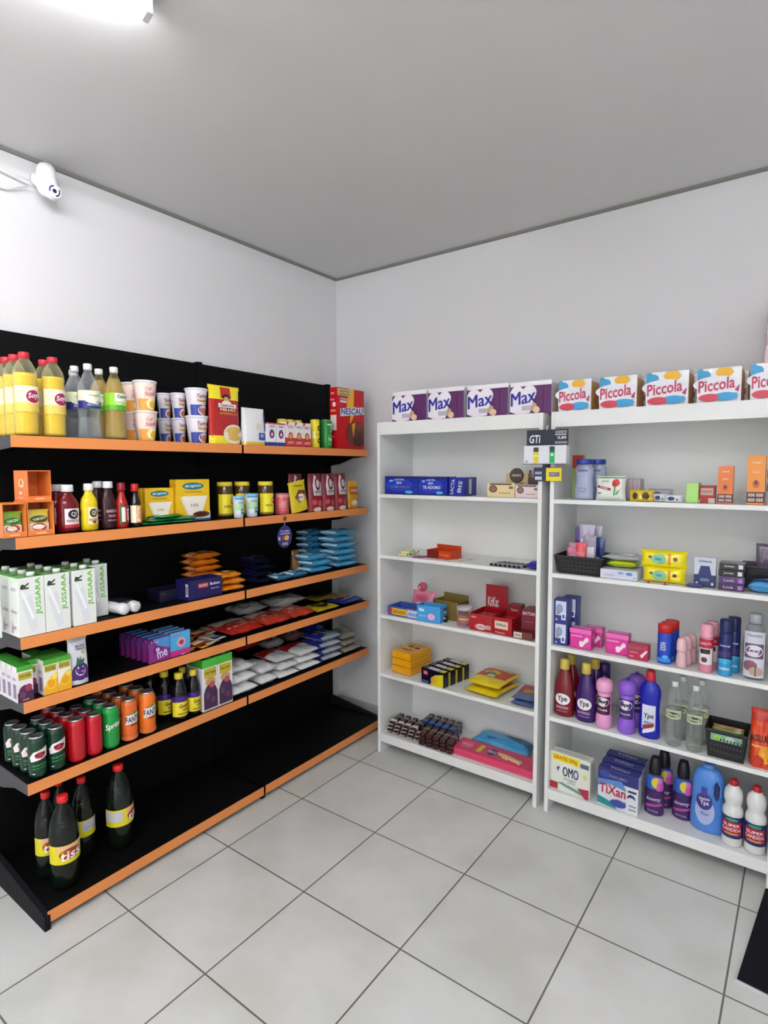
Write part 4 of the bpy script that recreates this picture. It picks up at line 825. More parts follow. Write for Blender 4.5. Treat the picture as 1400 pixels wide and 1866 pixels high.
r6 = bag_thing('bean_bag', 'grey brown bag, lowest at the right end of the fifth shelf', 'bag', 'G', 5, (629, 659, 1168, 1182), .015, .040, '#8f897e:film', [('e', .4, .5, .12, .12, '#6a645a'), ('r', .6, .3, .9, .7, '#a8a298')], flat=.18, seed=45, wr=.2, group='grey brown bags')
rows(r6, 'G', [(0, .01, .04, .05), (0, .012, .08, -.05)], ['grey brown bag, middle one at the right end of the fifth shelf', 'grey brown bag, top one at the right end of the fifth shelf'])
bag_thing('bean_bag', 'red bag lying behind the stack of plain white bags', 'bag', 'G', 5, (430, 475, 1200, 1210), .212, .05, '#9a2420:film', [('e', .55, .5, .25, .2, '#c04a20'), ('r', .0, .2, .2, .8, '#8a5054')], flat=.095, seed=46, dz=.14, wr=.2)
bag_thing('bean_bag', 'clear bag with dark beans behind the plain white pair', 'bag', 'G', 5, (488, 520, 1190, 1200), .22, .05, '#a8a4a6:film', [('e', .4, .5, .25, .25, '#5a4a50'), ('r', .6, .3, .9, .6, '#d0ccd0')], flat=.09, seed=47, dz=.10, wr=.3)
bag_thing('bean_bag', 'dark red and white bag behind the white and red piles', 'bag', 'G', 5, (526, 558, 1180, 1190), .228, .05, '#8a5a64:film', [('r', .2, .3, .8, .6, '#c8c0c4')], flat=.085, seed=48, dz=.10, wr=.3)
bag_thing('salt_bag', 'dark blue bag lying behind the blue and grey stack', 'bag', 'G', 5, (566, 592, 1150, 1165), .225, .06, '#1a2f8c:film', [('r', .3, .3, .8, .6, '#4060b8')], flat=.085, seed=49, dz=.10, wr=.3)

# ---- base shelf: large soda bottles
TIS = [(.55, .012), (.72, 0), (.9, .03), (1, .10), (1, .28), (.975, .30), (.975, .50), (1, .52), (.98, .62), (.86, .74), (.58, .85), (.34, .905), (.30, .935)]
tcap = [(.34, .925), (.37, .93), (.37, .99), (.32, 1)]
tl = [(.30, .505, 190, .985, '#ddd21e', [('p', [(.5, .62), (1, .62), (1, 1), (.5, 1)], '#e6b884'), ('r', .0, .3, .42, .9, '#c9c8cc'), ('e', .72, .5, .2, .28, '#a8341c'), ('t', 'tiss', .72, .46, .36, .42, '#f8f4ee', 8, .2), ('t', 'GUARANA', .72, .74, .2, .08, '#7a3a20')])]
tl2 = [(.30, .505, 190, .985, '#ddd21e', [('p', [(.2, .7), (.8, .62), (.8, 1), (.2, 1)], '#e6b884'), ('e', .5, .5, .24, .30, '#a8341c'), ('t', 'tiss', .5, .46, .42, .46, '#f8f4ee', 8, .2), ('t', 'GUARANA', .5, .76, .24, .08, '#7a3a20')])]
tl3 = [(.30, .505, 190, .985, '#d6cf18', [('r', .35, .34, .9, .95, '#b8b8c8'), ('r', .4, .5, .85, .55, '#9090b0')])]
tc = '#101c14:tint'
def tis(label, px, lab, d): return bottle_thing('soda_bottle', label, 'bottle', 'G', 6, px, d, TIS, tc, (tcap, '#d81c20'), lab, liquid=('#15140f:gloss', .80), group='large dark soda bottles')
tis('large dark soda bottle with red cap, foremost, lettering facing out', (92, 149, 1462, 1628), tl2, .05)
tis('large dark soda bottle with red cap, behind the foremost one at the left', (66, 112, 1443, 1600), tl2, .16)
tis('large dark soda bottle with white label patch, between the foremost and the lone one', (131, 176, 1424, 1572), tl3, .16)
tis('large dark soda bottle with red cap standing alone on the right', (194, 246, 1412, 1562), tl, .10)
tis('large dark soda bottle farthest back, only its neck visible', (96, 130, 1427, 1560), tl3, .27)

# ================================================================== goods on the white bookcases
# ---- tops: roll packs
def rollpack(label, px, d, decals, film, roll, nroll, group, dep=.11, name='roll_pack', peak=0.0, rad=.9, side='#d8d8dc'):
    p, w_, h_ = fit('W', 0, *px, d)
    r = empty(name, p + INW['W'] * (dep / 2), 0)
    rr = w_ / (2 * nroll)
    for k in range(nroll):
        for j_ in range(2):
            x = -w_ / 2 + rr * (2 * k + 1); y = (-dep / 4 if j_ == 0 else dep / 4); ry = dep / 4
            m = MB().lathe([(rr * .30, h_ * .99), (rr * .30, h_ * .96), (rr * .93, h_ * .96), (rr * .96, .004), (.001, .004)], roll, 20, x, y, 1, ry / rr)
            m.build('paper_roll', r)
    m = MB()
    def wf(u, v, o=0):
        x = (u - .5) * w_; sx = abs(((u * nroll) % 1) - .5) * 2
        return (x, -dep / 2 + .0012 * sx ** 2 - .001 - o, v * h_)
    m.grid(wf, 24, 4, film)
    m.box(-w_ / 2 - .001, -w_ / 2, -dep / 2 + .006, dep / 2, 0, h_ * .93, side); m.box(w_ / 2, w_ / 2 + .001, -dep / 2 + .006, dep / 2, 0, h_ * .93, side)
    m.box(-w_ / 2, w_ / 2, dep / 2, dep / 2 + .001, 0, h_ * .93, side)
    m.decal((lambda u, v, o: wf(u, v, o * 1.5 + .003), w_, h_, True), decals); m.build('plastic_wrap', r)
    if peak:
        m = MB(); m.grid(lambda u, v: ((u - .5) * w_, -dep / 2 + dep * v, h_ * (.97 + peak * sin(pi * v) + .03 * noise.noise(Vector((u * 6, v * 6, px[0]))))), 14, 8, '#e6eaf0:clear'); m.build('gathered_film', r)
    tag(r, label, 'roll pack', group); return r
mxd = [('r', 0, 0, 1, .86, '#5a1a5e'), ('e', .18, .66, .17, .22, '#eee8f0'), ('e', .48, .66, .17, .22, '#eee8f0'), ('p', [(0, .70), (.66, .70), (.5, .04), (.2, .0), (0, .1)], '#eee8f0'),
       ('t', 'Max', .33, .52, .62, .40, '#25249a', 9, .15), ('r', .30, .12, .56, .26, '#b8b6c0'), ('e', .60, .2, .07, .14, '#c8a07a'), ('e', .66, .12, .08, .1, '#e6c8b0'), ('r', .78, .06, .80, .8, '#6e2a70')]
for px, nm_ in (((716, 778, 722, 777), 'leftmost of the four'), ((781, 846, 716, 773), 'second from the left'), ((852, 926, 711, 769), 'third from the left'), ((930, 1005, 704, 763), 'rightmost of the four')):
    rollpack('purple and white toilet roll pack with blue lettering, %s' % nm_, px, .045, mxd, '#f0eef2:film', '#ecebee:matte', 2, 'purple toilet roll packs', dep=.15)
pcd = [('p', [(0, .98), (.10, 1.0), (.22, .86), (.33, .70), (.0, .62)], '#3a9ac8'), ('e', .16, .8, .15, .14, '#3a9ac8'), ('e', .62, .86, .20, .13, '#eeb42c'), ('p', [(.4, .86), (.5, 1.0), (.62, .96), (.74, 1.0), (.84, .84)], '#eeb42c'),
       ('e', .45, .55, .55, .22, '#e6e6ee'), ('r', .0, .2, 1, .55, '#e9e9ee'), ('t', 'Piccola', .45, .52, .84, .34, '#c02a58', 6, .1), ('e', .3, .16, .26, .11, '#d63c52'), ('e', .66, .17, .28, .12, '#3aa2d8'), ('r', .16, .07, .5, .24, '#d63c52'), ('r', .52, .08, .92, .26, '#3aa2d8'), ('p', [(.86, .34), (.97, .5), (.95, .28)], '#a82a60')]
for i_, (px, nm_) in enumerate((((1018, 1077, 695, 752), 'leftmost one'), ((1092, 1160, 687, 746), 'second from the left'), ((1177, 1254, 679, 741), 'third from the left'), ((1270, 1350, 670, 733), 'fourth from the left'), ((1367, 1444, 660, 727), 'rightmost, cut by the photo edge'))):
    k = rollpack('white blue and pink paper towel pack, front row, %s' % nm_, px, .05, pcd, '#eceef2:film', '#f0f0f2:matte', 2, 'paper towel packs in front', dep=.12, name='paper_towel_pack', peak=.10, side='#d8a86a')
    if i_ < 4:
        rows(k, 'W', [(.012, .1305)], ['white blue and orange paper towel pack, back row, behind the %s' % ['leftmost one', 'second one', 'third one', 'fourth one'][i_]])
box_thing('magenta_box', 'tall glossy magenta box at the right edge above the paper towels', 'box', 'W', 0, (1392, 1440, 551, 727), .24, .08, '#b01c56:gloss', [('e', .15, .5, .2, .14, '#e8c8d0'), ('r', 0, .9, 1, .97, '#8c1646')])  # pale ellipse is a highlight painted on the front

# ---- lighter display between the two bookcases
gap = (WX[0][1] + WX[1][0]) / 2
ld = empty('lighter_display', (gap + .005, YF - .018, 1.60), 0)
wd_ = .205; hd = .0
pz1 = (spot('W', 0, 998, -.03), )
def zpx(py, px=998, y=YF - .02):
    r_ = ray(px, py); return (CP + r_ * ((y - CP.y) / r_.y)).z
def xpx(px, py=810, y=YF - .02):
    r_ = ray(px, py); return (CP + r_ * ((y - CP.y) / r_.y)).x
Z0, Z1, Z2 = zpx(846), zpx(812), zpx(783); XA, XBd = xpx(960), xpx(1037)
ld.location = ((XA + XBd) / 2, YF - .03, Z0); ww = XBd - XA; h1 = Z1 - Z0; h2 = Z2 - Z0
m = MB().box(-ww / 2, ww / 2, -.0225, .028, 0, h1, '#dcdde4', .002)
m.decal(s_front(ww, .045, h1), [('r', .24, .06, .36, .66, '#d8d02a'), ('r', .24, .66, .36, .9, '#3a3a20'), ('e', .30, .45, .03, .06, '#f6f4c0'), ('r', .62, .06, .74, .66, '#1fae5a'), ('r', .62, .66, .74, .94, '#1a4a3a'), ('e', .68, .5, .035, .07, '#d8f8e0'), ('e', .08, .14, .04, .07, '#a8a8b0'), ('r', 0, 0, 1, .03, '#3a3a48')]); m.build('display_tray', ld)
m = MB().box(-ww / 2 + .004, ww / 2, .0, .004, h1, h2, '#1e2032', .001)
m.decal((lambda u, v, o: (-ww / 2 + u * ww, -o, h1 + v * (h2 - h1)), ww, h2 - h1, False), [('t', 'GTi', .22, .42, .26, .52, '#e8e8f0', 0, .1), ('r', .70, .62, .96, .72, '#a8aab8'), ('t', 'LIGADO', .84, .84, .26, .16, '#c8cad8'), ('t', '0,80', .86, .46, .2, .2, '#e8e8f0'), ('r', .70, .1, .98, .24, '#8a8c98')]); m.build('header_card', ld)
MB().tube([(.0, .002, h2 - .004), (0, .004, h2 + .012), (0, .02, h2 + .02)], .003, '#e8e8ec').build('hanging_hook', ld)
tag(ld, 'small lighter display box hanging between the two white bookcases', 'display box')
pt_ = empty('price_tag', (xpx(998), YF - .012, zpx(877)), 0); hh_ = zpx(852) - zpx(877); w1 = xpx(1023) - xpx(972)
m = MB().box(-w1 / 2, w1 / 2, -.0006, .0006, 0, hh_, '#20254a'); m.decal((lambda u, v, o: (-w1 / 2 + u * w1, -.0008 - o, v * hh_), w1, hh_, False), [('r', .45, .02, 1, .98, '#e6d41c'), ('r', .55, .35, .92, .65, '#3a3468'), ('t', 'OFERTA', .73, .5, .34, .2, '#c8c0e0'), ('r', .05, .1, .3, .35, '#c8ccd8'), ('r', .05, .5, .3, .7, '#9aa0b8')]); m.build('tag_card', pt_)
MB().box(-.004, .004, -.001, .004, hh_, zpx(846) - zpx(877) + .0, '#2a2a34').build('tag_clip', pt_)
tag(pt_, 'blue and yellow price tag hanging below the lighter display', 'price tag')

# ---- left bookcase, shelf 1
bk = [('e', .45, .5, .42, .36, '#2038b8'), ('r', 0, .88, 1, 1, '#14206e'), ('r', 0, 0, 1, .06, '#14206e')]
box_thing('wafer_box', 'bright blue chocolate box, leftmost of the row of three', 'box', 'W', 1, (702, 761, 871, 904), .02, .10, '#1c2f9c:gloss', bk + [('t', 'LACTA', .45, .82, .3, .09, '#dce4f8'), ('t', 'BIS', .45, .64, .16, .12, '#dce4f8'), ('t', 'COM AMOR', .48, .42, .6, .16, '#eef2fc'), ('e', .75, .14, .12, .08, '#4ab0e0'), ('e', .2, .75, .06, .05, '#8ac8f0')], group='bright blue chocolate boxes')
box_thing('wafer_box', 'bright blue chocolate box, middle of the row of three', 'box', 'W', 1, (762, 815, 871, 905), .02, .10, '#1c2f9c:gloss', bk + [('t', 'LACTA', .45, .82, .3, .09, '#dce4f8'), ('t', 'BIS', .45, .64, .16, .12, '#dce4f8'), ('t', 'TE ADORO', .48, .42, .6, .16, '#eef2fc'), ('e', .75, .14, .12, .08, '#4ab0e0'), ('e', .2, .75, .06, .05, '#8ac8f0')], right=[('r', .4, .1, .6, .9, '#c8ccc0')], group='bright blue chocolate boxes')
box_thing('wafer_box', 'bright blue chocolate box, rightmost, narrow end facing out', 'box', 'W', 1, (818, 845, 871, 905), .022, .14, '#1c2f9c:gloss', [('t', 'LACTA', .25, .5, .9, .2, '#c8ccc0', 80), ('t', 'BIS', .75, .5, .7, .22, '#c8ccc0', 80)], right=[('r', .4, .1, .6, .9, '#c8ccc0')], group='bright blue chocolate boxes')
hb = [('e', .22, .58, .15, .26, '#5a3a34'), ('e', .22, .58, .11, .18, '#8a6a58'), ('t', 'mousse', .65, .3, .4, .1, '#9a8458'), ('r', .1, .86, .9, .96, '#5a4434'), ('r', .8, .6, .94, .76, '#6a5a40')]
box_thing('chocolate_box', 'cream coloured chocolate box with brown seal, left lower one', 'box', 'W', 1, (888, 938, 882, 908), .03, .10, '#dcc898', hb)
box_thing('chocolate_box', 'pale pink chocolate box with brown seal beside the bookcase side', 'box', 'W', 1, (939, 982, 885, 909), .03, .08, '#dcc8cc', hb, left=[('r', 0, 0, 1, 1, '#8a3a4a')])
r_ = box_thing('chocolate_box', 'beige box with round dark seal standing behind the cream box', 'box', 'W', 1, (922, 962, 849, 878), .15, .06, '#d0b888', [('t', 'HERSHEYS', .5, .75, .5, .1, '#5a4434'), ('r', .1, .1, .9, .18, '#c0a068')], whd=(0, .115))
m = MB().lathe([(.036, 0), (.036, .004), (.001, .004)], '#4a4040', 28); m.decal((lambda u, v, o: ((u - .5) * .072, (v - .5) * .072, .004 + o), .072, .072, False), [('e', .5, .5, .42, .42, '#6a625a'), ('e', .5, .5, .38, .38, '#463c3a'), ('t', 'HERSHEYS', .5, .5, .66, .16, '#e0d4bc')])
m.xf(Matrix(((1, 0, 0, 0), (0, 0, -1, -.031), (0, 1, 0, .105), (0, 0, 0, 1)))); m.build('round_seal', r_)
box_thing('chocolate_box', 'dark brown flat box between the cream and pink boxes', 'box', 'W', 1, (963, 982, 871, 884), .125, .05, '#4a2a28', whd=(0, .09))
box_thing('chocolate_box', 'pale lilac upright box behind the pink box', 'box', 'W', 1, (964, 990, 855, 890), .20, .03, '#cdb8c8', [('r', 0, 0, .15, 1, '#6a3a3a')], whd=(0, .13))

# ---- left bookcase, shelf 2
for k in range(5):
    m = MB().box(-.035, .035, -.008, .008, 0, .010, ['#d8cc88', '#e0d8a0', '#cfc47c', '#dcd298', '#e4dcaa'][k] + ':film', .003); m.box(.02, .028, -.0085, .0085, -.0003, .0105, '#2a8a9a'); m.box(-.035, -.03, -.009, .009, .002, .008, '#8a7a30')
    o = m.build('candy_bar', None, spot('W', 2, 735 + 6 * k, .05 + .022 * k) + Vector((0, 0, .0105 * (k % 3))), .45 - .15 * k)
    tag(o, 'small cream and teal candy bar in the left pile on the second shelf, %s' % ['front', 'second', 'middle', 'fourth', 'rear'][k], 'candy bar', 'cream and teal candy bars')
for k in range(2):
    m = MB().box(-.03, .03, -.006, .006, 0, .008, '#8a1a60:film', .003)
    tag(m.build('candy_bar', None, spot('W', 2, 762 + 9 * k, .03 + .03 * k), .2), 'small magenta candy bar left of the orange tray, %s' % ['front one', 'rear one'][k], 'candy bar')
r_ = box_thing('display_box', 'low orange open tray with upright back flap', 'display box', 'W', 2, (778, 826, 1007, 1022), .06, .09, '#c8401c', [('r', .0, 0, .5, 1, '#7c2010'), ('t', 'Prestigio', .72, .5, .4, .4, '#e89050')], open_top=(1, 1.5), rz=-.12)
for k in range(3):
    m = MB().box(-.03, .03, -.006, .006, 0, .012, '#a83018:film', .003)
    tag(m.build('candy_bar', None, r_.location + Vector((0, -.02 + .022 * k, .003)), -.12), 'red candy bar inside the low orange tray, %s' % ['front', 'middle', 'back'][k], 'candy bar')
for k in range(6):
    m = MB().box(-.028, .028, -.004, .004, 0, .005, ['#e6e0c0', '#d8d8c0', '#c8c8b0', '#e8e4d0', '#b0b0a0', '#dcd6b0'][k] + ':film', .0015)
    tag(m.build('candy_stick', None, spot('W', 2, 826 + 6 * k, .03 + .022 * k), -.35 + .1 * k), 'thin pale candy stick right of the orange tray, %s' % ['nearest the edge', 'second', 'third', 'fourth', 'fifth', 'farthest back'][k], 'candy stick', 'pale candy sticks')
for k in range(7):
    m = MB().box(-.008, .008, -.055, .055, 0, .012, '#1d1620:film', .003); m.box(-.0085, .0085, -.05, -.03, .002, .0125, '#b8b0c0'); m.box(-.0085, .0085, .01, .02, .002, .0125, '#5a4a60')
    tag(m.build('chocolate_bar', None, spot('W', 2, 908 + 8.3 * k, .075), -.25), 'dark chocolate bar in the row on the second shelf, %s from the left' % ['first', 'second', 'third', 'fourth', 'fifth', 'sixth', 'seventh'][k], 'chocolate bar', 'dark chocolate bars in a row')
bag_thing('candy_packet', 'bright blue packet at the right end of the second shelf', 'packet', 'W', 2, (958, 978, 1022, 1040), .02, .035, '#2420a0:film', [('t', 'Lacta', .5, .5, .6, .2, '#d0d4f4'), ('p', [(.2, .3), (.8, .8), (.9, .7)], '#9090e0')], flat=.11, seed=60, whd=(.055, 0))

# ---- left bookcase, shelf 3
sd = [('r', .04, .1, .12, .9, '#c03040'), ('r', .14, .15, .6, .85, '#e6c61c'), ('t', 'BANANA', .37, .5, .4, .5, '#a8301c'), ('r', .62, .1, .98, .9, '#b8c8e4'), ('t', 'doce', .8, .5, .28, .4, '#3a5ab8')]
r_ = box_thing('candy_box', 'low open candy box striped blue, yellow and white', 'display box', 'W', 3, (707, 765, 1104, 1121), .02, .13, '#3a5ab0', sd, open_top=(1, 1))
for k in range(4):
    m = MB().box(-.06, .06, -.012, .012, 0, .012, ['#8a4a3a', '#a05a40', '#7a3a34', '#8f5140'][k] + ':film', .004)
    tag(m.build('candy_bar', None, r_.location + Vector((0, -.045 + .03 * k, .012)), 0), 'brown candy bar in the striped box, %s' % ['front one', 'second', 'third', 'rear one'][k], 'candy bar', 'brown candy bars')
lo = bag_thing('candy_bag', 'pink bag of lollipops behind the striped candy box', 'bag', 'W', 3, (747, 790, 1068, 1098), .17, .06, '#d07c94:film', [('p', [(.2, .3), (.8, .35), (.85, .5), (.25, .45)], '#f0c8d0'), ('e', .5, .7, .3, .15, '#c05070')], seed=61, whd=(0, .12))
m = MB().lathe([(.001, -.027), (.016, -.022), (.026, -.008), (.026, .008), (.016, .022), (.001, .027)], '#c8546c:gloss', 20)
m.decal((lambda u, v, o: ((u - .5) * .04, -.028 - o, (v - .5) * .04), .04, .04, False), [('e', .5, .5, .4, .4, '#a83048'), ('e', .45, .5, .2, .25, '#e0a0a8')]); m.v = [(x, y, z + .130) for x, y, z in m.v]
tag(m.build('round_candy', None, lo.location + Vector((-.01, .0, .012))), 'round pink candy tin on top of the pink lollipop bag', 'candy')
r_ = box_thing('display_box', 'olive brown open cardboard box behind the light blue box', 'display box', 'W', 3, (790, 838, 1074, 1116), .12, .10, '#7c6a34', [('r', .0, .0, .1, 1, '#5a4a24')], right=[('r', 0, 0, 1, 1, '#5c4636')], open_top=(.8, 1), rz=-.1)
for k in range(3):
    m = MB().box(-.035, .035, -.006, .006, 0, .03, '#241a18:film', .002); m.box(-.03, .03, -.0065, -.006, .018, .026, '#e0d8c8')
    tag(m.build('candy_bar', None, spot('W', 3, 805, .07 + .014 * k) + Vector((0, 0, 0)), -.1), 'black candy bar between the olive box and the blue box, %s' % ['front', 'middle', 'rear'][k], 'candy bar')
r_ = box_thing('candy_box', 'light blue open candy box with a pink spot', 'display box', 'W', 3, (760, 800, 1106, 1136), .012, .085, '#3f9ad8', [('t', 'Fini', .2, .72, .2, .2, '#e8f4fc'), ('r', .1, .62, .32, .86, '#5ab0e6'), ('t', 'Fini', .2, .74, .16, .16, '#f6fafc'), ('e', .62, .35, .16, .2, '#e0a8c8'), ('t', 'gomas', .25, .35, .3, .14, '#9ad0f0')], right=[('r', .5, .45, .9, .85, '#2a3a6a'), ('r', .52, .5, .88, .65, '#c8d8e8')], open_top=(1, 1), rz=.1)
m = MB(); m.grid(lambda u, v: ((u - .5) * r_['w_m'] * .92, (v - .5) * .078, .052 + .006 * noise.noise(Vector((u * 5, v * 5, 3)))), 12, 8, '#c8c4a4:film')
m.grid(lambda u, v: ((u - .5) * r_['w_m'] * .92, (v - .5) * .078, .046), 1, 1, '#c8c4a4'); 
tag(m.build('candy_packets', None, r_.location.copy(), .1), 'pale sweets filling the light blue open box', 'candy', None, 'stuff')
jar = bottle_thing('candy_jar', 'clear jar of pink sweets beside the red boxes', 'jar', 'W', 3, (832, 862, 1097, 1133), .03, [(.9, 0), (1, .04), (1, .8), (.95, .84)], '#e8d8dc:clear', ([(.98, .82), (1, .83), (1, .97), (.95, 1)], '#e8d8dc:tint'), [(.15, .6, 150, 1.005, '#c8707c:tint', [('r', .4, .5, .9, .65, '#e6c83a')])], liquid=('#c87a88:matte', .7))
kd = [('t', 'KitKat', .5, .25, .36, .2, '#f0e6e6'), ('e', .5, .25, .24, .17, '#e4d0d0'), ('t', 'KitKat', .5, .26, .4, .17, '#b0101c'), ('r', .74, .15, .92, .4, '#b8a090'), ('t', 'NESTLE', .2, .8, .2, .1, '#e0b0b0')]
k1 = box_thing('candy_box', 'open red chocolate bar box, left one of the front pair', 'display box', 'W', 3, (855, 897, 1108, 1145), .025, .17, '#a80f1c:gloss', kd, left=[('r', 0, .7, 1, .8, '#d8606a')], open_top=(1, 1), rz=.02, whd=(0, .085))
k2 = box_thing('candy_box', 'open red chocolate bar box, right one of the front pair', 'display box', 'W', 3, (899, 934, 1113, 1151), .02, .14, '#a80f1c:gloss', [('r', .1, .35, .8, .8, '#d8c8b8'), ('t', 'KitKat', .45, .6, .5, .14, '#4a3a38'), ('t', 'Nestle', .4, .14, .5, .1, '#e0b0b0')], right=[('r', .1, .6, .9, .8, '#8a0a16')], open_top=(1, 1), rz=-.04, whd=(0, .085))
for j_, (kk, nn_) in enumerate(((k1, 'left'), (k2, 'right'))):
    for k in range(5):
        m = MB().box(-kk['w_m'] * .42, kk['w_m'] * .42, -.008, .008, 0, .066, '#98101c:gloss', .003); m.box(-.03, .03, -.0085, .0085, .05, .058, '#e0c8c8')
        tag(m.build('chocolate_bar', None, kk.location + Vector((0, (-.06 if j_ == 0 else -.05) + .024 * k, .003)), .02 if j_ == 0 else -.04), 'red wrapped chocolate bar in the %s red box, %s' % (nn_, ['nearest the front', 'second', 'third', 'fourth', 'rearmost'][k]), 'chocolate bar', 'red wrapped chocolate bars')
box_thing('display_card', 'red upright header card with white lettering behind the red boxes', 'display card', 'W', 3, (886, 924, 1063, 1100), .22, .006, '#a01420', [('t', 'KitKat', .35, .55, .5, .26, '#e8d8d8'), ('r', .05, .05, .95, .1, '#c03a44')], whd=(.125, .20))
box_thing('candy_box', 'dark red box standing behind the right red box', 'display box', 'W', 3, (926, 948, 1092, 1130), .17, .06, '#8c1420', [('t', 'Talento', .5, .8, .6, .1, '#d8b0a8'), ('r', .1, .3, .9, .5, '#6a1018')], whd=(0, .12))
box_thing('candy_box', 'tall dark red and maroon box at the right end of the third shelf', 'display box', 'W', 3, (950, 977, 1090, 1140), .06, .10, '#6e0f26', [('t', 'BATON', .5, .88, .8, .12, '#e0c8c8'), ('r', .2, .55, .8, .6, '#9a3a4a')])
box_thing('chocolate_bar', 'brown and white chocolate bar lying in front of the maroon box', 'chocolate bar', 'W', 3, (936, 970, 1145, 1158), .012, .025, '#6a3424:film', [('r', 0, .1, .45, .9, '#d8ccc8'), ('t', 'Nutty', .25, .5, .35, .5, '#3a2a30')], rz=-.05)

# ---- left bookcase, shelf 4
yo = box_thing('biscuit_pack', 'orange yellow pack, bottom of the stack of three', 'pack', 'W', 4, (714, 753, 1215, 1232), .05, .19, '#e6a010:film', [('r', 0, .05, 1, .1, '#c88a10')], rz=-.1, whd=(.135, .042), group='orange yellow packs', bev=.006)
yo['label'] = 'orange yellow pack, bottom of the stack of three'
rows(yo, 'W', [(0, 0, .0428), (0, 0, .0856)], ['orange yellow pack, middle of the stack of three', 'orange yellow pack with dark marks, top of the stack of three'])
m = MB(); m.decal((lambda u, v, o: ((u - .5) * .13, (v - .5) * .18, .0006 + o), .13, .18, False), [('e', .35, .62, .16, .07, '#5a3a10'), ('e', .72, .6, .14, .07, '#4a3010'), ('t', 'Maizena', .5, .3, .6, .1, '#b8700c', 8), ('r', .1, .8, .9, .84, '#c88a10')])
m.build('printed_top', bpy.data.objects['biscuit_pack.002']).location = (0, 0, .042)
dn = box_thing('wafer_box', 'navy box with yellow label, foremost of the row of four', 'box', 'W', 4, (762, 816, 1221, 1253), .012, .044, '#15122c:gloss', [('r', .1, .55, .3, .85, '#b01c34'), ('t', 'DORI', .2, .7, .16, .16, '#f0d8d8'), ('p', [(.42, 0), (1, 0), (1, .9), (.6, .7)], '#d8c81c'), ('e', .58, .35, .14, .26, '#e0a838'), ('r', .05, .05, .35, .2, '#3a5a9a')], top=[('p', [(.3, .1), (.75, .1), (.68, .85), (.22, .85)], '#c8ccd4'), ('r', .75, .1, 1, .9, '#d0c81c')], rz=-.15, group='navy boxes with yellow labels', whd=(.152, .082))
rows(dn, 'W', [(.010, .058), (.020, .116), (.03, .174)], ['navy box with yellow label, second in the row of four', 'navy box with yellow label, third in the row of four', 'navy box with yellow label, rearmost of the four'])
yr = bag_thing('noodle_packet', 'red and yellow packet, lower one of the pair', 'packet', 'W', 4, (842, 915, 1250, 1268), .014, .042, '#e2c81a:film', [('r', .05, .35, .95, .98, '#c8401c'), ('e', .4, .6, .26, .12, '#d8c03a'), ('e', .42, .5, .14, .08, '#2f7a3a'), ('e', .5, .4, .12, .08, '#d0c8c0'), ('t', 'Macarrao', .62, .82, .5, .08, '#f0d848')], flat=.25, seed=70, whd=(.19, 0), rz=-.1, wr=.12, group='red and yellow packets')
rows(yr, 'W', [(.004, .004, .028, .05)], ['red and yellow packet, upper one of the pair'])
mb = bag_thing('noodle_packet', 'blue and red packet partly hidden at the right end', 'packet', 'W', 4, (925, 975, 1278, 1297), .02, .024, '#5a6e9c:film', [('r', .05, .4, .95, .98, '#a8342c'), ('e', .5, .45, .3, .16, '#c87a2c'), ('p', [(.4, .5), (.6, .9), (.7, .6)], '#4a5a9a')], flat=.2, seed=72, whd=(.11, 0), rz=0, wr=.15, group='blue and red packets')
rows(mb, 'W', [(-.003, .006, .022, .05)], ['blue and red packet on top of the other one at the right end'])

# ---- left bookcase, bottom shelf
random.seed(5)
def wrapped(label, px, d, z, rz, col, end, group, ln=.135, name='chocolate_bar', extra=None):
    m = MB().box(-.0165, .0165, -ln / 2, ln / 2, 0, .021, col + ':film', .006)
    m.grid(lambda u, v: ((u - .5) * .032, -ln / 2 - .012 * v, .010 + .002 * sin(u * 14)), 8, 1, end); m.grid(lambda u, v: ((u - .5) * .032, ln / 2 + .012 * v, .010 + .002 * sin(u * 14)), 8, 1, end)
    m.box(-.0168, .0168, -ln * .38, -ln * .2, .004, .0214, extra or '#d8b8b0'); m.box(-.0168, .0168, ln * .12, ln * .2, .004, .0214, '#a88880')
    o = m.build(name, None, spot('W', 5, px, d) + Vector((0, 0, z)), rz); tag(o, label, 'chocolate bar', group)
ORD = ['first', 'second', 'third', 'fourth', 'fifth', 'sixth', 'seventh', 'eighth', 'ninth']
for lay_ in range(3):
    for k in range(5 - (lay_ == 2)):
        wrapped('dark wrapped wafer with white marks, left pile, %s layer, %s from left' % (['bottom', 'middle', 'top'][lay_], ORD[k]), 720 + 12.6 * k + 2 * lay_, .10, .0222 * lay_ + .0005, .12, '#2c1618', '#e4dcdc', 'wafers with white marks', extra='#e6d4d0')
for lay_ in range(3):
    for k in range(5):
        wrapped('plain brown wrapped wafer, middle pile, %s layer, %s from left' % (['bottom', 'middle', 'top'][lay_], ORD[k]), 776 + 12.5 * k, .065, .0222 * lay_ + .0005, .12, '#3c1a18', '#5a3430', 'plain brown wafers', ln=.105, extra='#5c2c28')
for lay_ in range(3):
    for k in range(5):
        wrapped('dark and blue wrapped wafer, rear pile, %s layer, %s from left' % (['bottom', 'middle', 'top'][lay_], ORD[k]), 780 + 12.5 * k, .205, .0222 * lay_ + .0005, .12, '#22202a', '#8a8a50', 'dark and blue wafers', extra='#2c5cc0')
pkb = [('r', .08, .25, .2, .75, '#e86a88'), ('r', .28, .2, .34, .8, '#e6c82c'), ('e', .46, .5, .06, .25, '#3a2a6a'), ('t', 'BIG', .46, .5, .1, .2, '#f0e0f0'), ('t', 'PIRULITO', .14, .5, .14, .12, '#f8d0dc')]
ps0, pw, ph = fit('W', 5, 822, 972, 1380, 1420, .05)
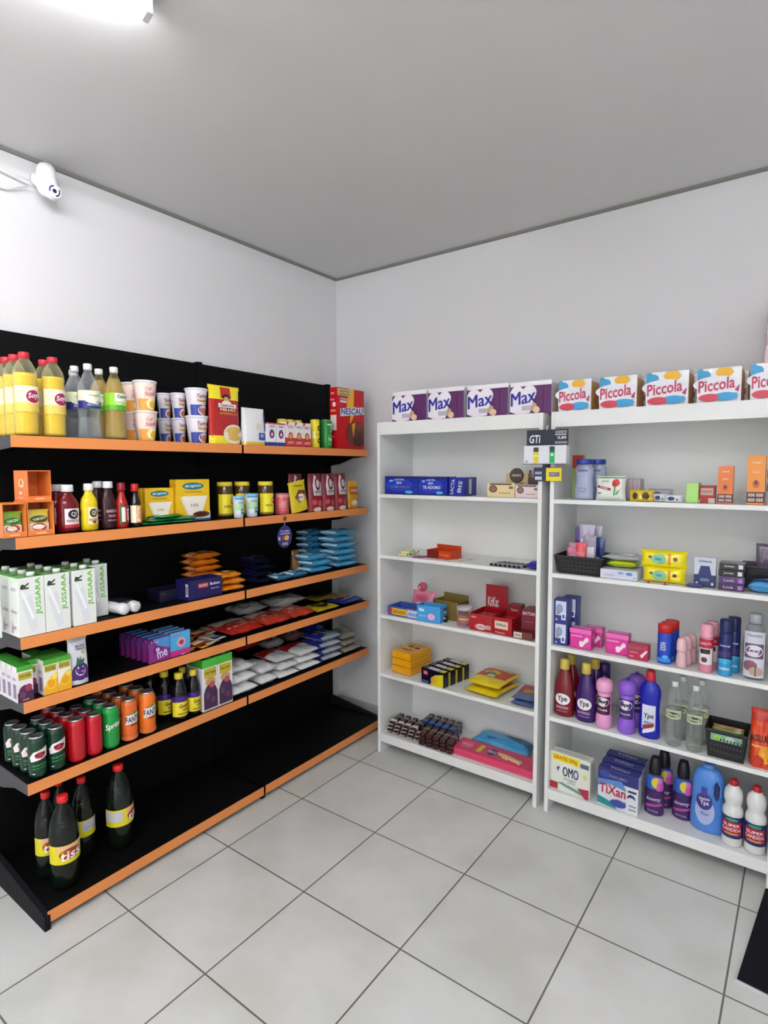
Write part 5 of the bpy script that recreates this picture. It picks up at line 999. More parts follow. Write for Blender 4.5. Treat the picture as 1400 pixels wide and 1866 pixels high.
f1_ = box_thing('toy_box', 'flat pink box along the front of the bottom shelf', 'box', 'W', 5, (822, 971, 1390, 1418), .035, .135, '#d8436a', [('r', 0, .45, 1, .5, '#c03058')], top=pkb, whd=(0, .036))
m = MB(); pts = [(-.055, 0), (-.03, .008), (.03, .004), (.06, -.004), (.085, -.002), (.085, -.014), (.05, -.018), (.0, -.012), (-.02, -.02), (-.028, -.008)]
m.prism(pts, 'z', 0, .012, '#d8c48c'); m.tube([(.0, -.022, .006), (.012, -.022, .006)], .007, '#f0b0c0'); m.tube([(.07, -.024, .006), (.082, -.024, .006)], .007, '#f0b0c0')
tag(m.build('toy_pistol', None, Vector((f1_.location.x + .07, f1_.location.y - .012, WZ[5] + .0366)), -.1), 'cream toy piece with pink ends lying on the flat pink box', 'toy')
bt = bag_thing('toy_packet', 'long blue packaged toy behind the flat pink box', 'packet', 'W', 5, (850, 972, 1370, 1392), .18, .06, '#4aa0cc:film', [('r', .1, .1, .9, .4, '#3f9ad2'), ('p', [(.5, .9), (1, .9), (1, .3), (.7, .5)], '#20608c'), ('r', .25, .2, .4, .3, '#1c4ca0')], flat=.13, seed=75, whd=(.33, 0), wr=.2, rz=-.03)

# ================================================================== right bookcase
# ---- shelf 1
jb = [(.92, 0), (1, .03), (.98, .25), (.90, .45), (.92, .55), (.98, .66), (.94, .76), (.80, .82), (.78, .86)]
jl = [(.06, .76, 100, 1.0, None, [('t', 'JOHNSONS', .5, .9, .55, .1, '#2a3a8a'), ('t', 'powder', .5, .3, .5, .08, '#7a8ac0'), ('t', 'baby', .5, .2, .4, .06, '#7a8ac0')])]
q = bottle_thing('powder_bottle', 'pale blue bottle with dark blue lid, front one of the pair', 'bottle', 'W', 1, (1046, 1083, 836, 911), .02, jb, '#b4bcd8:tint', ([(.84, .85), (.86, .86), (.86, .95), (.82, .97)], '#1e3a9c'), jl, ey=.6, liquid=('#c8cee2', .80), group='pale blue bottles')
rows(q, 'W', [(.035, .07)], ['pale blue bottle with dark blue lid, behind the front one'])
box_thing('toy_blister', 'red and green carded item hanging in the upper left corner', 'blister pack', 'W', 1, (1042, 1062, 800, 850), .13, .03, '#96b06a', [('r', 0, .7, 1, 1, '#b8301c'), ('p', [(.3, .7), (1, .9), (1, .6)], '#a83020')], whd=(.05, .20))
cb = bag_thing('cotton_pack', 'white and green cotton pack with a red flower', 'pack', 'W', 1, (1083, 1138, 867, 912), .02, .05, '#dde4da:film', [('r', 0, .9, 1, 1, '#8aa88a'), ('t', 'COTTON', .35, .78, .25, .06, '#3a4a3a'), ('p', [(.08, .62), (.55, .5), (.55, .4), (.08, .52)], '#b82a3a'), ('t', 'Topz', .3, .52, .3, .1, '#f6e8e8', -12), ('e', .72, .72, .13, .15, '#d02a24'), ('e', .66, .66, .07, .09, '#b01c1c'), ('p', [(.68, .58), (.72, .58), (.66, .2), (.63, .2)], '#3f8a3a'), ('p', [(.66, .25), (.9, .5), (.75, .25)], '#4f9a48'), ('r', .1, .28, .22, .32, '#2a4a8a')], mode='pillow', seed=80, seal='#dde4da')
box_thing('cotton_pack', 'pinkish grey ribbed pack behind the white and green one', 'pack', 'W', 1, (1138, 1166, 868, 907), .10, .08, '#b8a8ac', [('r', .2, 0, .26, 1, '#9a888e'), ('r', .5, 0, .56, 1, '#9a888e'), ('r', .8, 0, .86, 1, '#9a888e')], bev=.008)
bag_thing('sponge_pack', 'yellow sponge packet with dark spots', 'packet', 'W', 1, (1146, 1190, 894, 915), .012, .03, '#d8b81c:film', [('e', .25, .5, .12, .3, '#3a2a18'), ('e', .7, .5, .16, .32, '#4a3a1a'), ('e', .5, .4, .06, .2, '#f0dc60')], mode='pillow', seed=81, wr=.2)
for k in range(3):
    bag_thing('soap_pack', 'white and blue soap packet beside the yellow sponges, %s' % ['left one', 'right one at the edge', 'rear one'][k], 'packet', 'W', 1, [(1188, 1214, 900, 915), (1210, 1243, 901, 915), (1180, 1225, 890, 912)][k], [.03, .015, .11][k], .03, ['#d0d4dc', '#dcdee2', '#a8a4b0'][k] + ':film', [('e', .4, .5, .2, .25, '#2a3468'), ('r', .7, .3, .8, .5, '#3a3a5a')], mode='pillow', seed=82 + k, wr=.2, group='white and blue soap packets')
box_thing('green_box', 'plain pale green box beside the small red box', 'box', 'W', 1, (1250, 1272, 878, 914), .03, .07, '#a8dc78', left=[('r', 0, 0, 1, 1, '#b4e48a')])
box_thing('medicine_box', 'small red and beige box between the green and orange boxes', 'box', 'W', 1, (1273, 1303, 882, 914), .05, .04, '#a82a2c', [('r', .12, .45, .88, .85, '#c8a898'), ('t', 'SABONETE', .5, .65, .6, .12, '#8a3a34'), ('r', 0, 0, .1, .2, '#d8c8b8'), ('r', .6, 0, 1, .28, '#d0beb0')])
od = [('r', .0, .04, 1, .26, '#4a2018'), ('t', 'ooo ooo', .5, .20, .84, .07, '#f0dcd4'), ('t', 'ooo ooo', .5, .10, .84, .07, '#f0dcd4'), ('t', 'Granado', .5, .86, .5, .05, '#f8dcc0'), ('t', 'baby', .5, .66, .4, .06, '#f8d0b0'), ('e', .5, .42, .2, .08, '#d0603a'), ('e', .5, .45, .1, .05, '#6a3a4a')]
box_thing('medicine_box', 'small upright orange box with white dots at its foot', 'box', 'W', 1, (1307, 1335, 846, 915), .02, .03, '#e07a3a', od)
box_thing('medicine_box', 'taller upright orange box with white dots near the right edge', 'box', 'W', 1, (1360, 1393, 826, 916), .02, .035, '#ea943c', od)
box_thing('medicine_box', 'red and grey box cut off by the right edge of the photo', 'box', 'W', 1, (1396, 1430, 849, 914), .03, .04, '#8a8c94', [('r', 0, .75, 1, 1, '#c01824'), ('r', 0, .4, 1, .6, '#4a3a40'), ('t', 'REPELENTE', .5, .86, .7, .08, '#f0d8d8')])

# ---- shelf 2
def basket(label, U, sh, px, d, dep, col='#131316', g=None):
    p, w_, h_ = fit(U, sh, *px, d); r = empty('plastic_basket', p + INW[U] * dep / 2, ROT[U])
    m = MB(); t = .0025; k = .86
    def wall(a, b):   # a,b corners (bottom scaled k)
        (x0, y0), (x1, y1) = a, b
        n = Vector((y1 - y0, x0 - x1, 0)).normalized() * t
        vs = []
        for off in (Vector((0, 0, 0)), n):
            vs += [Vector((x0 * k, y0 * k, 0)) - off, Vector((x1 * k, y1 * k, 0)) - off, Vector((x1, y1, h_)) - off, Vector((x0, y0, h_)) - off]
        m.add(vs, [(0, 1, 2, 3), (7, 6, 5, 4), (0, 4, 5, 1), (2, 6, 7, 3), (1, 5, 6, 2), (0, 3, 7, 4)], col)
    X, Y = w_ / 2, dep / 2
    wall((-X, -Y), (X, -Y)); wall((X, -Y), (X, Y)); wall((X, Y), (-X, Y)); wall((-X, Y), (-X, -Y))
    m.box(-X * k, X * k, -Y * k, Y * k, 0, t, col)
    def ff(u, v, o): 
        s_ = k + (1 - k) * v; return ((u - .5) * w_ * s_, -Y * s_ - o, v * h_)
    dots = [('e', .12 + .085 * i, .25 + .22 * j_, .022, .05, '#3c3c42') for i in range(10) for j_ in range(3)]
    m.decal((ff, w_, h_, False), dots); m.build('basket_body', r)
    m = MB(); e = .004
    m.box(-X - e, X + e, -Y - e, -Y + t, h_ - .008, h_, '#1c1c20', .002).box(-X - e, X + e, Y - t, Y + e, h_ - .008, h_, '#1c1c20', .002).box(-X - e, -X + t, -Y + t, Y - t, h_ - .008, h_, '#1c1c20').box(X - t, X + e, -Y + t, Y - t, h_ - .008, h_, '#1c1c20'); m.build('rim', r)
    tag(r, label, 'basket', g); return r, w_, h_, dep
b1_, bw, bh, bd = basket('black plastic basket filled with clear and pink packets', 'W', 2, (1004, 1090, 1016, 1050), .015, .20)
stuff_ = [('#6a5a98', 'purple pack with blue print', -.03, .05, .15, .07), ('#4a5a9a', 'blue pack', .07, .06, .12, .06), ('#d0708c', 'pink packet', -.045, -.045, .085, .07), ('#e0505c', 'bright red pink packet', .0, -.05, .105, .05), ('#9c94a8', 'grey clear packet', .045, -.03, .13, .06), ('#b8b0c8', 'tall clear packet', .01, .02, .165, .07), ('#c88a9c', 'pale pink packet', -.055, -.01, .10, .06), ('#8a84a8', 'crumpled violet packet', -.025, .085, .155, .09), ('#b4b0c4', 'silvery packet', .045, .078, .16, .06)]
for k, (cc, nm_, dx, dy, hh2, w2) in enumerate(stuff_):
    m = bag_mesh(w2, hh2 * 1.3, .022, cc + ':film', 'pillow', [('r', .1, .4, .9, .7, ['#3a3a8a', '#2a3a7c', '#e8b8c8', '#f08088', '#d8d4e0', '#e0dce8', '#e6c0cc', '#4a4a98', '#5a5a90'][k]), ('e', .5, .3, .2, .12, '#e8e4f0')], seed=90 + k, wr=.35, seal=['#c8c4dc', '#b8bcd8', '#e0b0c0', '#e890a0', '#e0dce8', '#dcd8e6', '#e0c0cc', '#c8c4dc', '#dcd8e6'][k] + ':clear', nu=10, nv=12)
    tag(m.build('hygiene_packet', None, b1_.location + Vector((.012 + dx * .72, dy * .85, .004)), 0), '%s standing in the black basket on the second shelf' % nm_, 'packet', 'packets in the black basket')
bag_thing('wipes_pack', 'yellow green flat pack under the white wrapped tray', 'pack', 'W', 2, (1104, 1160, 1028, 1048), .06, .032, '#bcd41c:film', [('e', .45, .5, .12, .25, '#6ab0a0')], flat=.12, seed=100, dz=.042)
box_thing('bandage_box', 'low white box with two pale blue ovals', 'box', 'W', 2, (1094, 1161, 1033, 1054), .015, .16, '#ccd0e0', [('e', .56, .7, .08, .13, '#7aa0cc'), ('e', .79, .65, .09, .18, '#5a8ac4'), ('r', .9, .25, .97, .33, '#8a90b0'), ('t', 'algodao', .25, .4, .3, .2, '#b0b4cc')], left=[('r', 0, 0, 1, 1, '#2a4a9a')], whd=(0, .041))
bag_thing('wrapped_tray', 'white film wrapped tray on top of the yellow green pack', 'tray', 'W', 2, (1096, 1166, 1012, 1022), .05, .022, '#c4c8cc:film', [('e', .6, .5, .25, .2, '#e6eaee'), ('r', .4, .7, .8, .8, '#7a828c')], flat=.13, seed=101, dz=.075, wr=.3, rz=-.06)
wp = [('e', .42, .5, .17, .3, '#86c4a8'), ('r', .62, .2, .68, .85, '#d8941c'), ('e', .78, .55, .05, .12, '#6a4a18'), ('e', .22, .6, .04, .08, '#6a5a18'), ('t', 'baby', .42, .5, .16, .2, '#3f8a80')]
y1_ = bag_thing('wipes_pack', 'bright yellow baby wipes pack, lower one of the two', 'pack', 'W', 2, (1168, 1248, 1026, 1055), .03, .06, '#ecdc14:film', wp, mode='pillow', seed=102, wr=.08, group='bright yellow wipes packs')
bag_thing('wipes_pack', 'bright yellow baby wipes pack, upper one of the two', 'pack', 'W', 2, (1164, 1250, 998, 1030), .03, .06, '#ecdc14:film', wp, mode='pillow', seed=103, wr=.08, dz=fit('W', 2, 1168, 1248, 1026, 1055, .03)[2] * .96, group='bright yellow wipes packs')
for k in range(2):
    m = MB().tube([(-.012, 0, .004), (.012, 0, .004)], .004, '#c8a890'); m.lathe([(.003, 0), (.005, .003), (.003, .008)], '#b82a2c', 10, 0, -.006)
    tag(m.build('hair_clip', None, spot('W', 2, [1183, 1213][k], .012)), 'tiny red and beige clip below the yellow wipes, %s' % ['left one', 'right one'][k], 'clip', 'tiny red clips')
box_thing('razor_pack', 'white and navy carded pack standing behind the small blue packet', 'pack', 'W', 2, (1264, 1304, 1000, 1054), .05, .02, '#c4cad8', [('r', 0, 0, 1, .42, '#1c2a5c'), ('p', [(.2, .42), (.8, .42), (.7, .72), (.3, .72)], '#20306c'), ('t', 'Gillette', .5, .88, .6, .08, '#3a4a6a'), ('e', .15, .12, .06, .05, '#d0d8e8'), ('e', .85, .12, .06, .05, '#d0d8e8'), ('r', .3, .2, .7, .3, '#6a7aa8')])
bag_thing('razor_packet', 'small flat blue and clear packet at the shelf edge', 'packet', 'W', 2, (1249, 1280, 1062, 1070), .012, .014, '#5a5a90:film', [('r', .3, .5, .7, .9, '#c8ccd4')], flat=.06, seed=105, wr=.3)
zz = 0
for k, (cc, nm_) in enumerate((('#3a2450', 'purple box, lowest'), ('#4a2e68', 'purple box, second from the bottom'), ('#16141a', 'black box, third from the bottom'), ('#121016', 'black box, topmost'))):
    box_thing('tissue_box', '%s in the stack of four small boxes' % nm_, 'box', 'W', 2, (1309, 1356, 1057, 1071), .03, .07, cc + ':gloss', [('t', 'Look' if k < 2 else 'Jontex', .4, .5, .4, .4, '#c8a8d8' if k < 2 else '#c8c8cc'), ('r', .75, .2, .92, .8, '#a070c0' if k < 2 else '#d8d8dc')], dz=zz, whd=(0, .0265), rz=[0, .03, -.03, .02][k], group='stack of four small boxes'); zz += .0272
b2_, bw, bh, bd = basket('dark basket at the right edge of the second shelf', 'W', 2, (1374, 1450, 1018, 1060), .13, .14, '#2a2830')
m = bag_mesh(.07, .17, .03, '#6a6074:film', 'pillow', [('r', .1, .1, .9, .5, '#8a6a98')], seed=106, wr=.3, seal='#4a3e48')
tag(m.build('hygiene_packet', None, b2_.location + Vector((-.035, 0, .004)), .0), 'grey and purple packet standing in the dark basket at the right edge', 'packet')
bag_thing('tissue_pack', 'light blue packet below the dark basket at the right edge', 'packet', 'W', 2, (1362, 1420, 1052, 1080), .03, .05, '#4a9ad0:film', [('r', .3, .5, .9, .7, '#a8d4ec'), ('t', 'Softys', .6, .6, .4, .1, '#2a5a9a'), ('r', .0, .1, 1, .3, '#2c3c90')], flat=.09, seed=107)

# ---- shelf 3
nv = [('r', .12, .3, .88, .92, '#ccd4e4'), ('e', .4, .6, .25, .2, '#8a9cc4'), ('e', .3, .42, .12, .1, '#a88c80'), ('r', .55, .12, .85, .42, '#eef0f6'), ('r', .62, .18, .78, .36, '#3a58a8'), ('t', 'XL', .2, .12, .2, .1, '#e0e4f4')]
n1 = box_thing('hygiene_box', 'navy and white box, lower one of the left front stack', 'box', 'W', 3, (1004, 1029, 1136, 1178), .03, .055, '#26347e', nv, right=[('r', .2, .2, .8, .8, '#38489a')], group='navy and white boxes')
rows(n1, 'W', [(0, 0, n1['h_m'] + .0005), (.03, .075, 0), (.03, .075, n1['h_m'] * 1 + .0005)], ['navy and white box, upper one of the left front stack', 'navy and white box, lower one of the stack behind', 'navy and white box, upper one of the stack behind'])
pd = [('r', 0, .78, 1, 1, '#e86ab8'), ('p', [(.45, .15), (.6, .12), (.88, .5), (.75, .58)], '#f4e0ec'), ('e', .55, .3, .1, .12, '#f4e0ec'), ('e', .8, .5, .09, .12, '#f4e0ec'), ('r', .05, .6, .6, .68, '#f088c8')]
def pad(label, px, d): return box_thing('pad_pack', label, 'pack', 'W', 3, px, d, .06, '#d82c96:film', pd, right=[('r', .2, 0, .4, 1, '#b8207e')], top=[('r', .1, .2, .9, .8, '#ec7cc0')], bev=.006, group='magenta pad packs')
pad('magenta pad pack, left front one beside the navy boxes', (1038, 1077, 1144, 1181), .025)
pad('magenta pad pack standing behind the left front one', (1064, 1097, 1138, 1172), .10)
pad('magenta pad pack on its own in the middle', (1103, 1145, 1147, 1185), .04)
box_thing('pad_box', 'small dark red box with white lettering at the shelf edge', 'box', 'W', 3, (1144, 1181, 1184, 1212), .02, .045, '#b41c44', [('t', 'INTIMUS', .45, .78, .8, .2, '#f0dce4'), ('t', 'interno', .3, .48, .4, .12, '#e8a8bc'), ('p', [(.6, .3), (.7, .15), (.98, .65), (.9, .7)], '#f0e0e8'), ('r', .08, .15, .3, .25, '#e080a0')], top=[('r', .1, .2, .9, .8, '#c83a60')])
RX = [(.92, 0), (1, .03), (1, .76), (.98, .78)]
rl = [(.10, .74, 120, 1.0, None, [('t', 'REXONA', .45, .55, .62, .20, '#dce4f4', 90), ('e', .6, .12, .2, .08, '#5ab4ec'), ('r', 0, -.08, 1, .08, '#2f8ae0')])]
d1 = bottle_thing('deodorant_bottle', 'blue deodorant with red cap, nearest the shelf edge', 'bottle', 'W', 3, (1197, 1224, 1148, 1220), .02, RX, '#1c48c0:gloss', ([(1, .77), (1.0, .98), (.9, 1)], '#c42422'), rl, ey=.7, group='blue deodorants with red caps')
rows(d1, 'W', [(.006, .042), (.012, .084)], ['blue deodorant with red cap, second from the shelf edge', 'blue deodorant with red cap, farthest back'])
RO = [(.8, 0), (.95, .03), (1, .15), (.88, .40), (.80, .50), (.78, .54)]
ro = bottle_thing('roll_on', 'pale pink roll-on bottle, front one', 'bottle', 'W', 3, (1231, 1252, 1170, 1224), .015, RO, '#dcb4bc', ([(.92, .54), (.96, .60), (.95, .80), (.78, .94), (.4, 1)], '#e2b8c0:gloss'), group='pale pink roll-on bottles')
rows(ro, 'W', [(.012, .045), (.024, .09)], ['pale pink roll-on bottle, second one', 'pale pink roll-on bottle, rearmost one'])
SP = [(.96, 0), (1, .02), (1, .70), (.92, .735)]
sp = bottle_thing('spray_can', 'pink spray can with red band', 'spray can', 'W', 3, (1273, 1299, 1143, 1230), .012, SP, '#d88a9c:gloss', ([(.94, .73), (.96, .76), (.96, .95), (.86, 1)], '#e8a4b4'), [(.02, .72, 150, 1.005, None, [('r', 0, .72, 1, .98, '#b8203c'), ('r', .1, .22, .9, .7, '#e6dce0'), ('r', .2, .54, .75, .68, '#2a2428'), ('t', 'GAROTA', .5, .85, .6, .08, '#f0d0d8'), ('e', .45, .36, .16, .08, '#5a3a48')])])
rows(sp, 'W', [(.012, .055)], ['pink spray can hidden behind the front pink one'])
nb_ = bottle_thing('deodorant_bottle', 'navy aerosol with light blue bottom, front one', 'bottle', 'W', 3, (1308, 1333, 1138, 1240), .012, [(.96, 0), (1, .02), (1, .74), (.95, .77)], '#1c2a68:gloss', ([(.95, .77), (.97, .78), (.97, .97), (.9, 1)], '#1a2458'), [(.0, .75, 170, 1.005, None, [('r', 0, 0, 1, .36, '#2c94c8'), ('e', .5, .36, .4, .06, '#46b0dc'), ('t', 'monange', .5, .72, .5, .05, '#c8cce8'), ('r', .2, .45, .8, .6, '#3a2c68'), ('t', 'DERMA', .5, .18, .5, .06, '#d8f0f8')])], group='navy aerosols')
rows(nb_, 'W', [(.022, .06)], ['navy aerosol standing behind the front one'])
bottle_thing('shampoo_bottle', 'large clear grey bottle with white label near the right edge', 'bottle', 'W', 3, (1351, 1395, 1126, 1246), .012, [(.72, 0), (.82, .02), (.95, .3), (1, .5), (.92, .68), (.70, .82), (.56, .86)], '#8c9096:tint', ([(.60, .86), (.62, .87), (.62, .985), (.55, 1)], '#9aa0a4:gloss'), [(.04, .74, 120, .97, '#c8ccd8', [('t', 'Palmolive', .5, .92, .6, .06, '#7a7a8a'), ('r', .08, .42, .92, .74, '#6a4a6c'), ('e', .5, .58, .38, .13, '#dcd8e2'), ('t', 'NATURALS', .5, .58, .5, .05, '#6a5a78'), ('e', .35, .25, .3, .12, '#8a5a68'), ('e', .6, .14, .3, .1, '#b89a8c'), ('r', .55, .03, .6, .25, '#4a5a4a')])], ey=.6, liquid=('#8a8c90:tint', .78))

# ---- shelf 4
YP = [(.86, 0), (1, .04), (1, .12), (.97, .30), (.98, .42), (.88, .58), (.66, .68), (.60, .74), (.42, .80), (.38, .83)]
ycap = [(.44, .82), (.46, .83), (.44, .98), (.36, 1)]
def yp(label, px, d, col, capc, lab, g=None): return bottle_thing('softener_bottle', label, 'bottle', 'W', 4, px, d, YP, col, (ycap, capc), lab, ey=.62, group=g)
def ylab(sub, c2): return [(.06, .44, 105, 1.005, None, [('e', .5, .66, .42, .26, '#efe8ec'), ('t', 'Ype', .5, .66, .52, .34, '#22203c', 4, .1), ('t', sub, .5, .28, .66, .13, '#d8b8c0'), ('r', .2, .08, .8, .14, c2)])]
y = yp('dark red softener bottle with yellow cap, front one', (1003, 1041, 1208, 1312), .014, '#74101c:gloss', '#c8b04a', ylab('CONCENTRADO', '#a8525c'), 'dark red softener bottles')
rows(y, 'W', [(.014, .085)], ['dark red softener bottle with yellow cap, behind the front one'])
y = yp('dark purple softener bottle with yellow cap, front one', (1048, 1086, 1217, 1324), .012, '#3a1664:gloss', '#c8b04a', ylab('ALTA PERFUMACAO', '#7a5aa8'), 'dark purple softener bottles')
rows(y, 'W', [(.012, .09)], ['dark purple softener bottle with yellow cap, behind the front one'])
bottle_thing('cleaner_bottle', 'plain dark purple bottle standing behind the pink one', 'bottle', 'W', 4, (1088, 1112, 1208, 1300), .17, [(.9, 0), (1, .03), (1, .6), (.92, .72), (.85, .80)], '#34145c:gloss', ([(.88, .79), (.9, .8), (.86, .98), (.7, 1)], '#3a1a68'), ())
HW = [(.90, 0), (1, .03), (1, .22), (.84, .30), (.82, .5), (.86, .60), (.84, .70), (.78, .735)]
hcap = [(.90, .74), (1.02, .78), (1.04, .90), (.84, .97), (.5, 1)]
def hl(sub, c2): return [(.27, .66, 130, .84, c2, [('e', .5, .72, .42, .24, '#efe6ee'), ('t', 'Ype', .5, .73, .6, .26, '#241c38', 4, .1), ('t', sub, .5, .3, .6, .1, '#e8d0e0')])]
bottle_thing('cleaner_bottle', 'light pink bottle with rounded pink cap', 'bottle', 'W', 4, (1085, 1116, 1246, 1334), .012, HW, '#e49ccc:gloss', (hcap, '#eaa4cc'), hl('rosa', '#4a1c3c'))
lv = bottle_thing('cleaner_bottle', 'lilac bottle with navy tipped cap, front one', 'bottle', 'W', 4, (1125, 1158, 1250, 1346), .012, HW, '#8c5cd0:gloss', (hcap, '#8a5acc'), hl('lavanda', '#3a2468'), group='lilac cleaner bottles')
m = MB().lathe([(.008, .945 * lv['h_m']), (.008, 1.03 * lv['h_m']), (.006, 1.04 * lv['h_m'])], '#2a2880', 12); m.build('cap_tip', lv)
rows(lv, 'W', [(.016, .10)], ['lilac bottle with navy tipped cap, behind the front one'])
DK = [(.88, 0), (1, .04), (.96, .2), (.88, .42), (.92, .55), (1, .64), (.98, .72), (.80, .78), (.44, .83), (.40, .86)]
bottle_thing('cleaner_bottle', 'royal blue cleaner bottle with red cap', 'bottle', 'W', 4, (1163, 1203, 1231, 1355), .012, DK, '#1620a8:gloss', ([(.44, .85), (.46, .86), (.40, .98), (.34, 1)], '#c01c34'), [(.06, .5, 80, .94, '#cfd4e4', [('t', 'Ype', .5, .62, .7, .22, '#22242c', 4, .1), ('t', 'ativo', .5, .42, .6, .1, '#4a5aa0'), ('p', [(.1, .3), (.9, .42), (.9, .3), (.1, .15)], '#8a2a2c'), ('p', [(.1, .12), (.9, .26), (.9, .16), (.1, .0)], '#e0e4ea')])], ey=.6)
AL = [(.80, .01), (.9, 0), (1, .04), (1, .16), (.96, .18), (1, .2), (1, .36), (.92, .40), (.98, .44), (.98, .58), (.80, .68), (.88, .72), (.72, .84), (.42, .90), (.36, .93)]
al = bottle_thing('alcohol_bottle', 'clear bottle with pale label and white cap, left front one', 'bottle', 'W', 4, (1212, 1242, 1250, 1367), .012, AL, '#c4ccc6:clear', ([(.40, .925), (.42, .93), (.42, .99), (.38, 1)], '#d8dcdc'), [(.44, .575, 130, .99, '#c2c8a0', [('e', .5, .5, .35, .3, '#3a4434'), ('t', 'Alcool', .5, .5, .5, .3, '#e0e4d0')])], liquid=('#a4aea6:clear', .62), group='clear alcohol bottles')
rows(al, 'W', [(.078, -.004), (.016, .085), (.088, .082)], ['clear bottle with pale label and white cap, right front one', 'clear bottle with pale label, behind the left front one', 'clear bottle with pale label, behind the right front one'])
b3_, bw, bh, bd = basket('black plastic basket with a green and white band', 'W', 4, (1284, 1360, 1340, 1394), .01, .14)
m = MB(); m.decal((lambda u, v, o: ((u - .5) * bw * .97, -bd / 2 * .97 - .001 - o, bh * v), bw, bh, False), [('r', .12, .62, .9, .86, '#7aa890'), ('e', .6, .74, .12, .1, '#b8c8b8'), ('e', .3, .74, .1, .08, '#9ac840')]); m.build('printed_band', b3_)
for k in range(3):
    m = bag_mesh(.11, .10, .026, ['#7a9a2c', '#6a8a34', '#a86a2c'][k] + ':film', 'pillow', [('e', .5, .6, .3, .2, '#b0c84a'), ('r', .1, .7, .5, .85, '#2f6a3a')], seed=120 + k, wr=.3)
    tag(m.build('sponge_packet', None, b3_.location + Vector((0, -.032 + .030 * k, .004)), 0), 'green packet sticking out of the banded black basket, %s' % ['front', 'middle', 'back'][k], 'packet', 'green packets in the basket')
bag_thing('detergent_bag', 'orange red standing bag at the right edge of the fourth shelf', 'bag', 'W', 4, (1364, 1405, 1290, 1396), .02, .07, '#d8461c:film', [('r', 0, .8, 1, 1, '#b82a14'), ('e', .75, .25, .3, .16, '#e8a028'), ('t', 'ASSOLAN', .5, .52, .9, .12, '#3a1a14', 4), ('r', .1, .36, .8, .4, '#f0a060'), ('e', .4, .12, .3, .1, '#c03418')], seed=125, wr=.15, seal='#c83a1c')

# ---- bottom shelf
om = [('r', .05, .78, .74, .97, '#ecd81c'), ('t', 'GRATIS 200g', .38, .87, .6, .13, '#b04a14'), ('r', .76, .78, .97, .9, '#5a6a70'), ('t', 'OMO', .52, .55, .40, .26, '#2c2a74'), ('e', .88, .56, .05, .06, '#d8d85a'), ('p', [(.16, .6), (.25, .66), (.2, .5)], '#4a4a7a'), ('r', 0, .02, .2, .2, '#a82a34'), ('p', [(.2, .2), (.95, .02), (.95, .1), (.3, .24)], '#6a9a8c'), ('p', [(.7, .22), (.98, .26), (.98, 0), (.88, .0)], '#b02a4c'), ('t', 'lavagem', .52, .36, .3, .06, '#8a8aa8'), ('t', 'perfeita', .55, .29, .2, .04, '#8a8aa8')]
box_thing('washing_powder_box', 'white washing powder box with yellow strip, leftmost on the bottom shelf', 'box', 'W', 5, (999, 1072, 1382, 1452), .02, .055, '#dde0d6', om, right=[('r', .2, .1, .8, .9, '#b8bcb4')], top=[('r', .1, .3, .9, .7, '#c4c8c4')], rz=-.06)
tx = [('r', 0, .70, 1, 1, '#2a2c78'), ('e', .18, .86, .14, .1, '#3c4a9c'), ('t', 'TUDO LIMPO', .5, .84, .44, .08, '#c8cce4'), ('p', [(0, .7), (.6, .78), (.72, .55), (.3, .62), (0, .5)], '#5a8ac8'), ('t', 'TiXan', .37, .47, .66, .26, '#b8183a'), ('t', 'Ype', .60, .22, .24, .13, '#7a6ab0'), ('p', [(0, .04), (.5, 0), (.4, .14), (0, .24)], '#1c8a90'), ('e', .52, .16, .2, .1, '#3a4a9a'), ('r', .72, .0, 1, .7, '#dde0e6'), ('r', .76, .56, .96, .62, '#3a3a5a'), ('e', .84, .42, .1, .1, '#2a3060'), ('e', .84, .36, .1, .08, '#dde0e6'), ('r', .78, .2, .96, .24, '#8a8c9a'), ('r', .78, .1, .96, .14, '#8a8c9a')]
tb = box_thing('washing_powder_box', 'white and navy washing powder box with red lettering, front one', 'box', 'W', 5, (1089, 1163, 1412, 1482), .02, .05, '#d6d8e0', tx, top=[('r', 0, 0, 1, 1, '#2c2f80'), ('t', 'TiXan', .5, .5, .5, .4, '#c8cce4')], right=[('r', .1, .1, .9, .9, '#c4c8d4')], rz=-.04, group='white and navy washing powder boxes')
rows(tb, 'W', [(-.004, .075), (-.006, .15)], ['white and navy washing powder box, second one behind the front', 'white and navy washing powder box, rearmost one'])
DW = [(.82, 0), (1, .04), (1, .2), (.90, .42), (.80, .60), (.62, .70), (.52, .74)]
dcap = [(.62, .72), (.66, .76), (.58, .90), (.46, .98), (.40, 1)]
dl = [(.03, .45, 150, 1.0, '#3c1f5a', [('t', 'downy', .5, .62, .6, .2, '#d0c0dc', 4, .2), ('p', [(.1, .35), (.9, .5), (.85, .4), (.2, .25)], '#b04a98'), ('t', 'brisa', .5, .15, .4, .1, '#a890c0')]), (.46, .70, 150, .90, '#2c62b8', [('e', .62, .5, .22, .4, '#d8c83a'), ('e', .82, .2, .2, .5, '#c85ab0'), ('e', .78, .7, .12, .2, '#d878c0')])]
dw = bottle_thing('softener_bottle', 'purple and blue softener bottle with black cap, front left one', 'bottle', 'W', 5, (1174, 1210, 1386, 1492), .05, DW, '#5a3a8c:gloss', (dcap, '#15131c'), dl, ey=.7, group='purple softener bottles with black caps')
rows(dw, 'W', [(.02, .085), (.105, .035)], ['purple and blue softener bottle with black cap, rear left one', 'purple and blue softener bottle with black cap, right one beside the jug'])
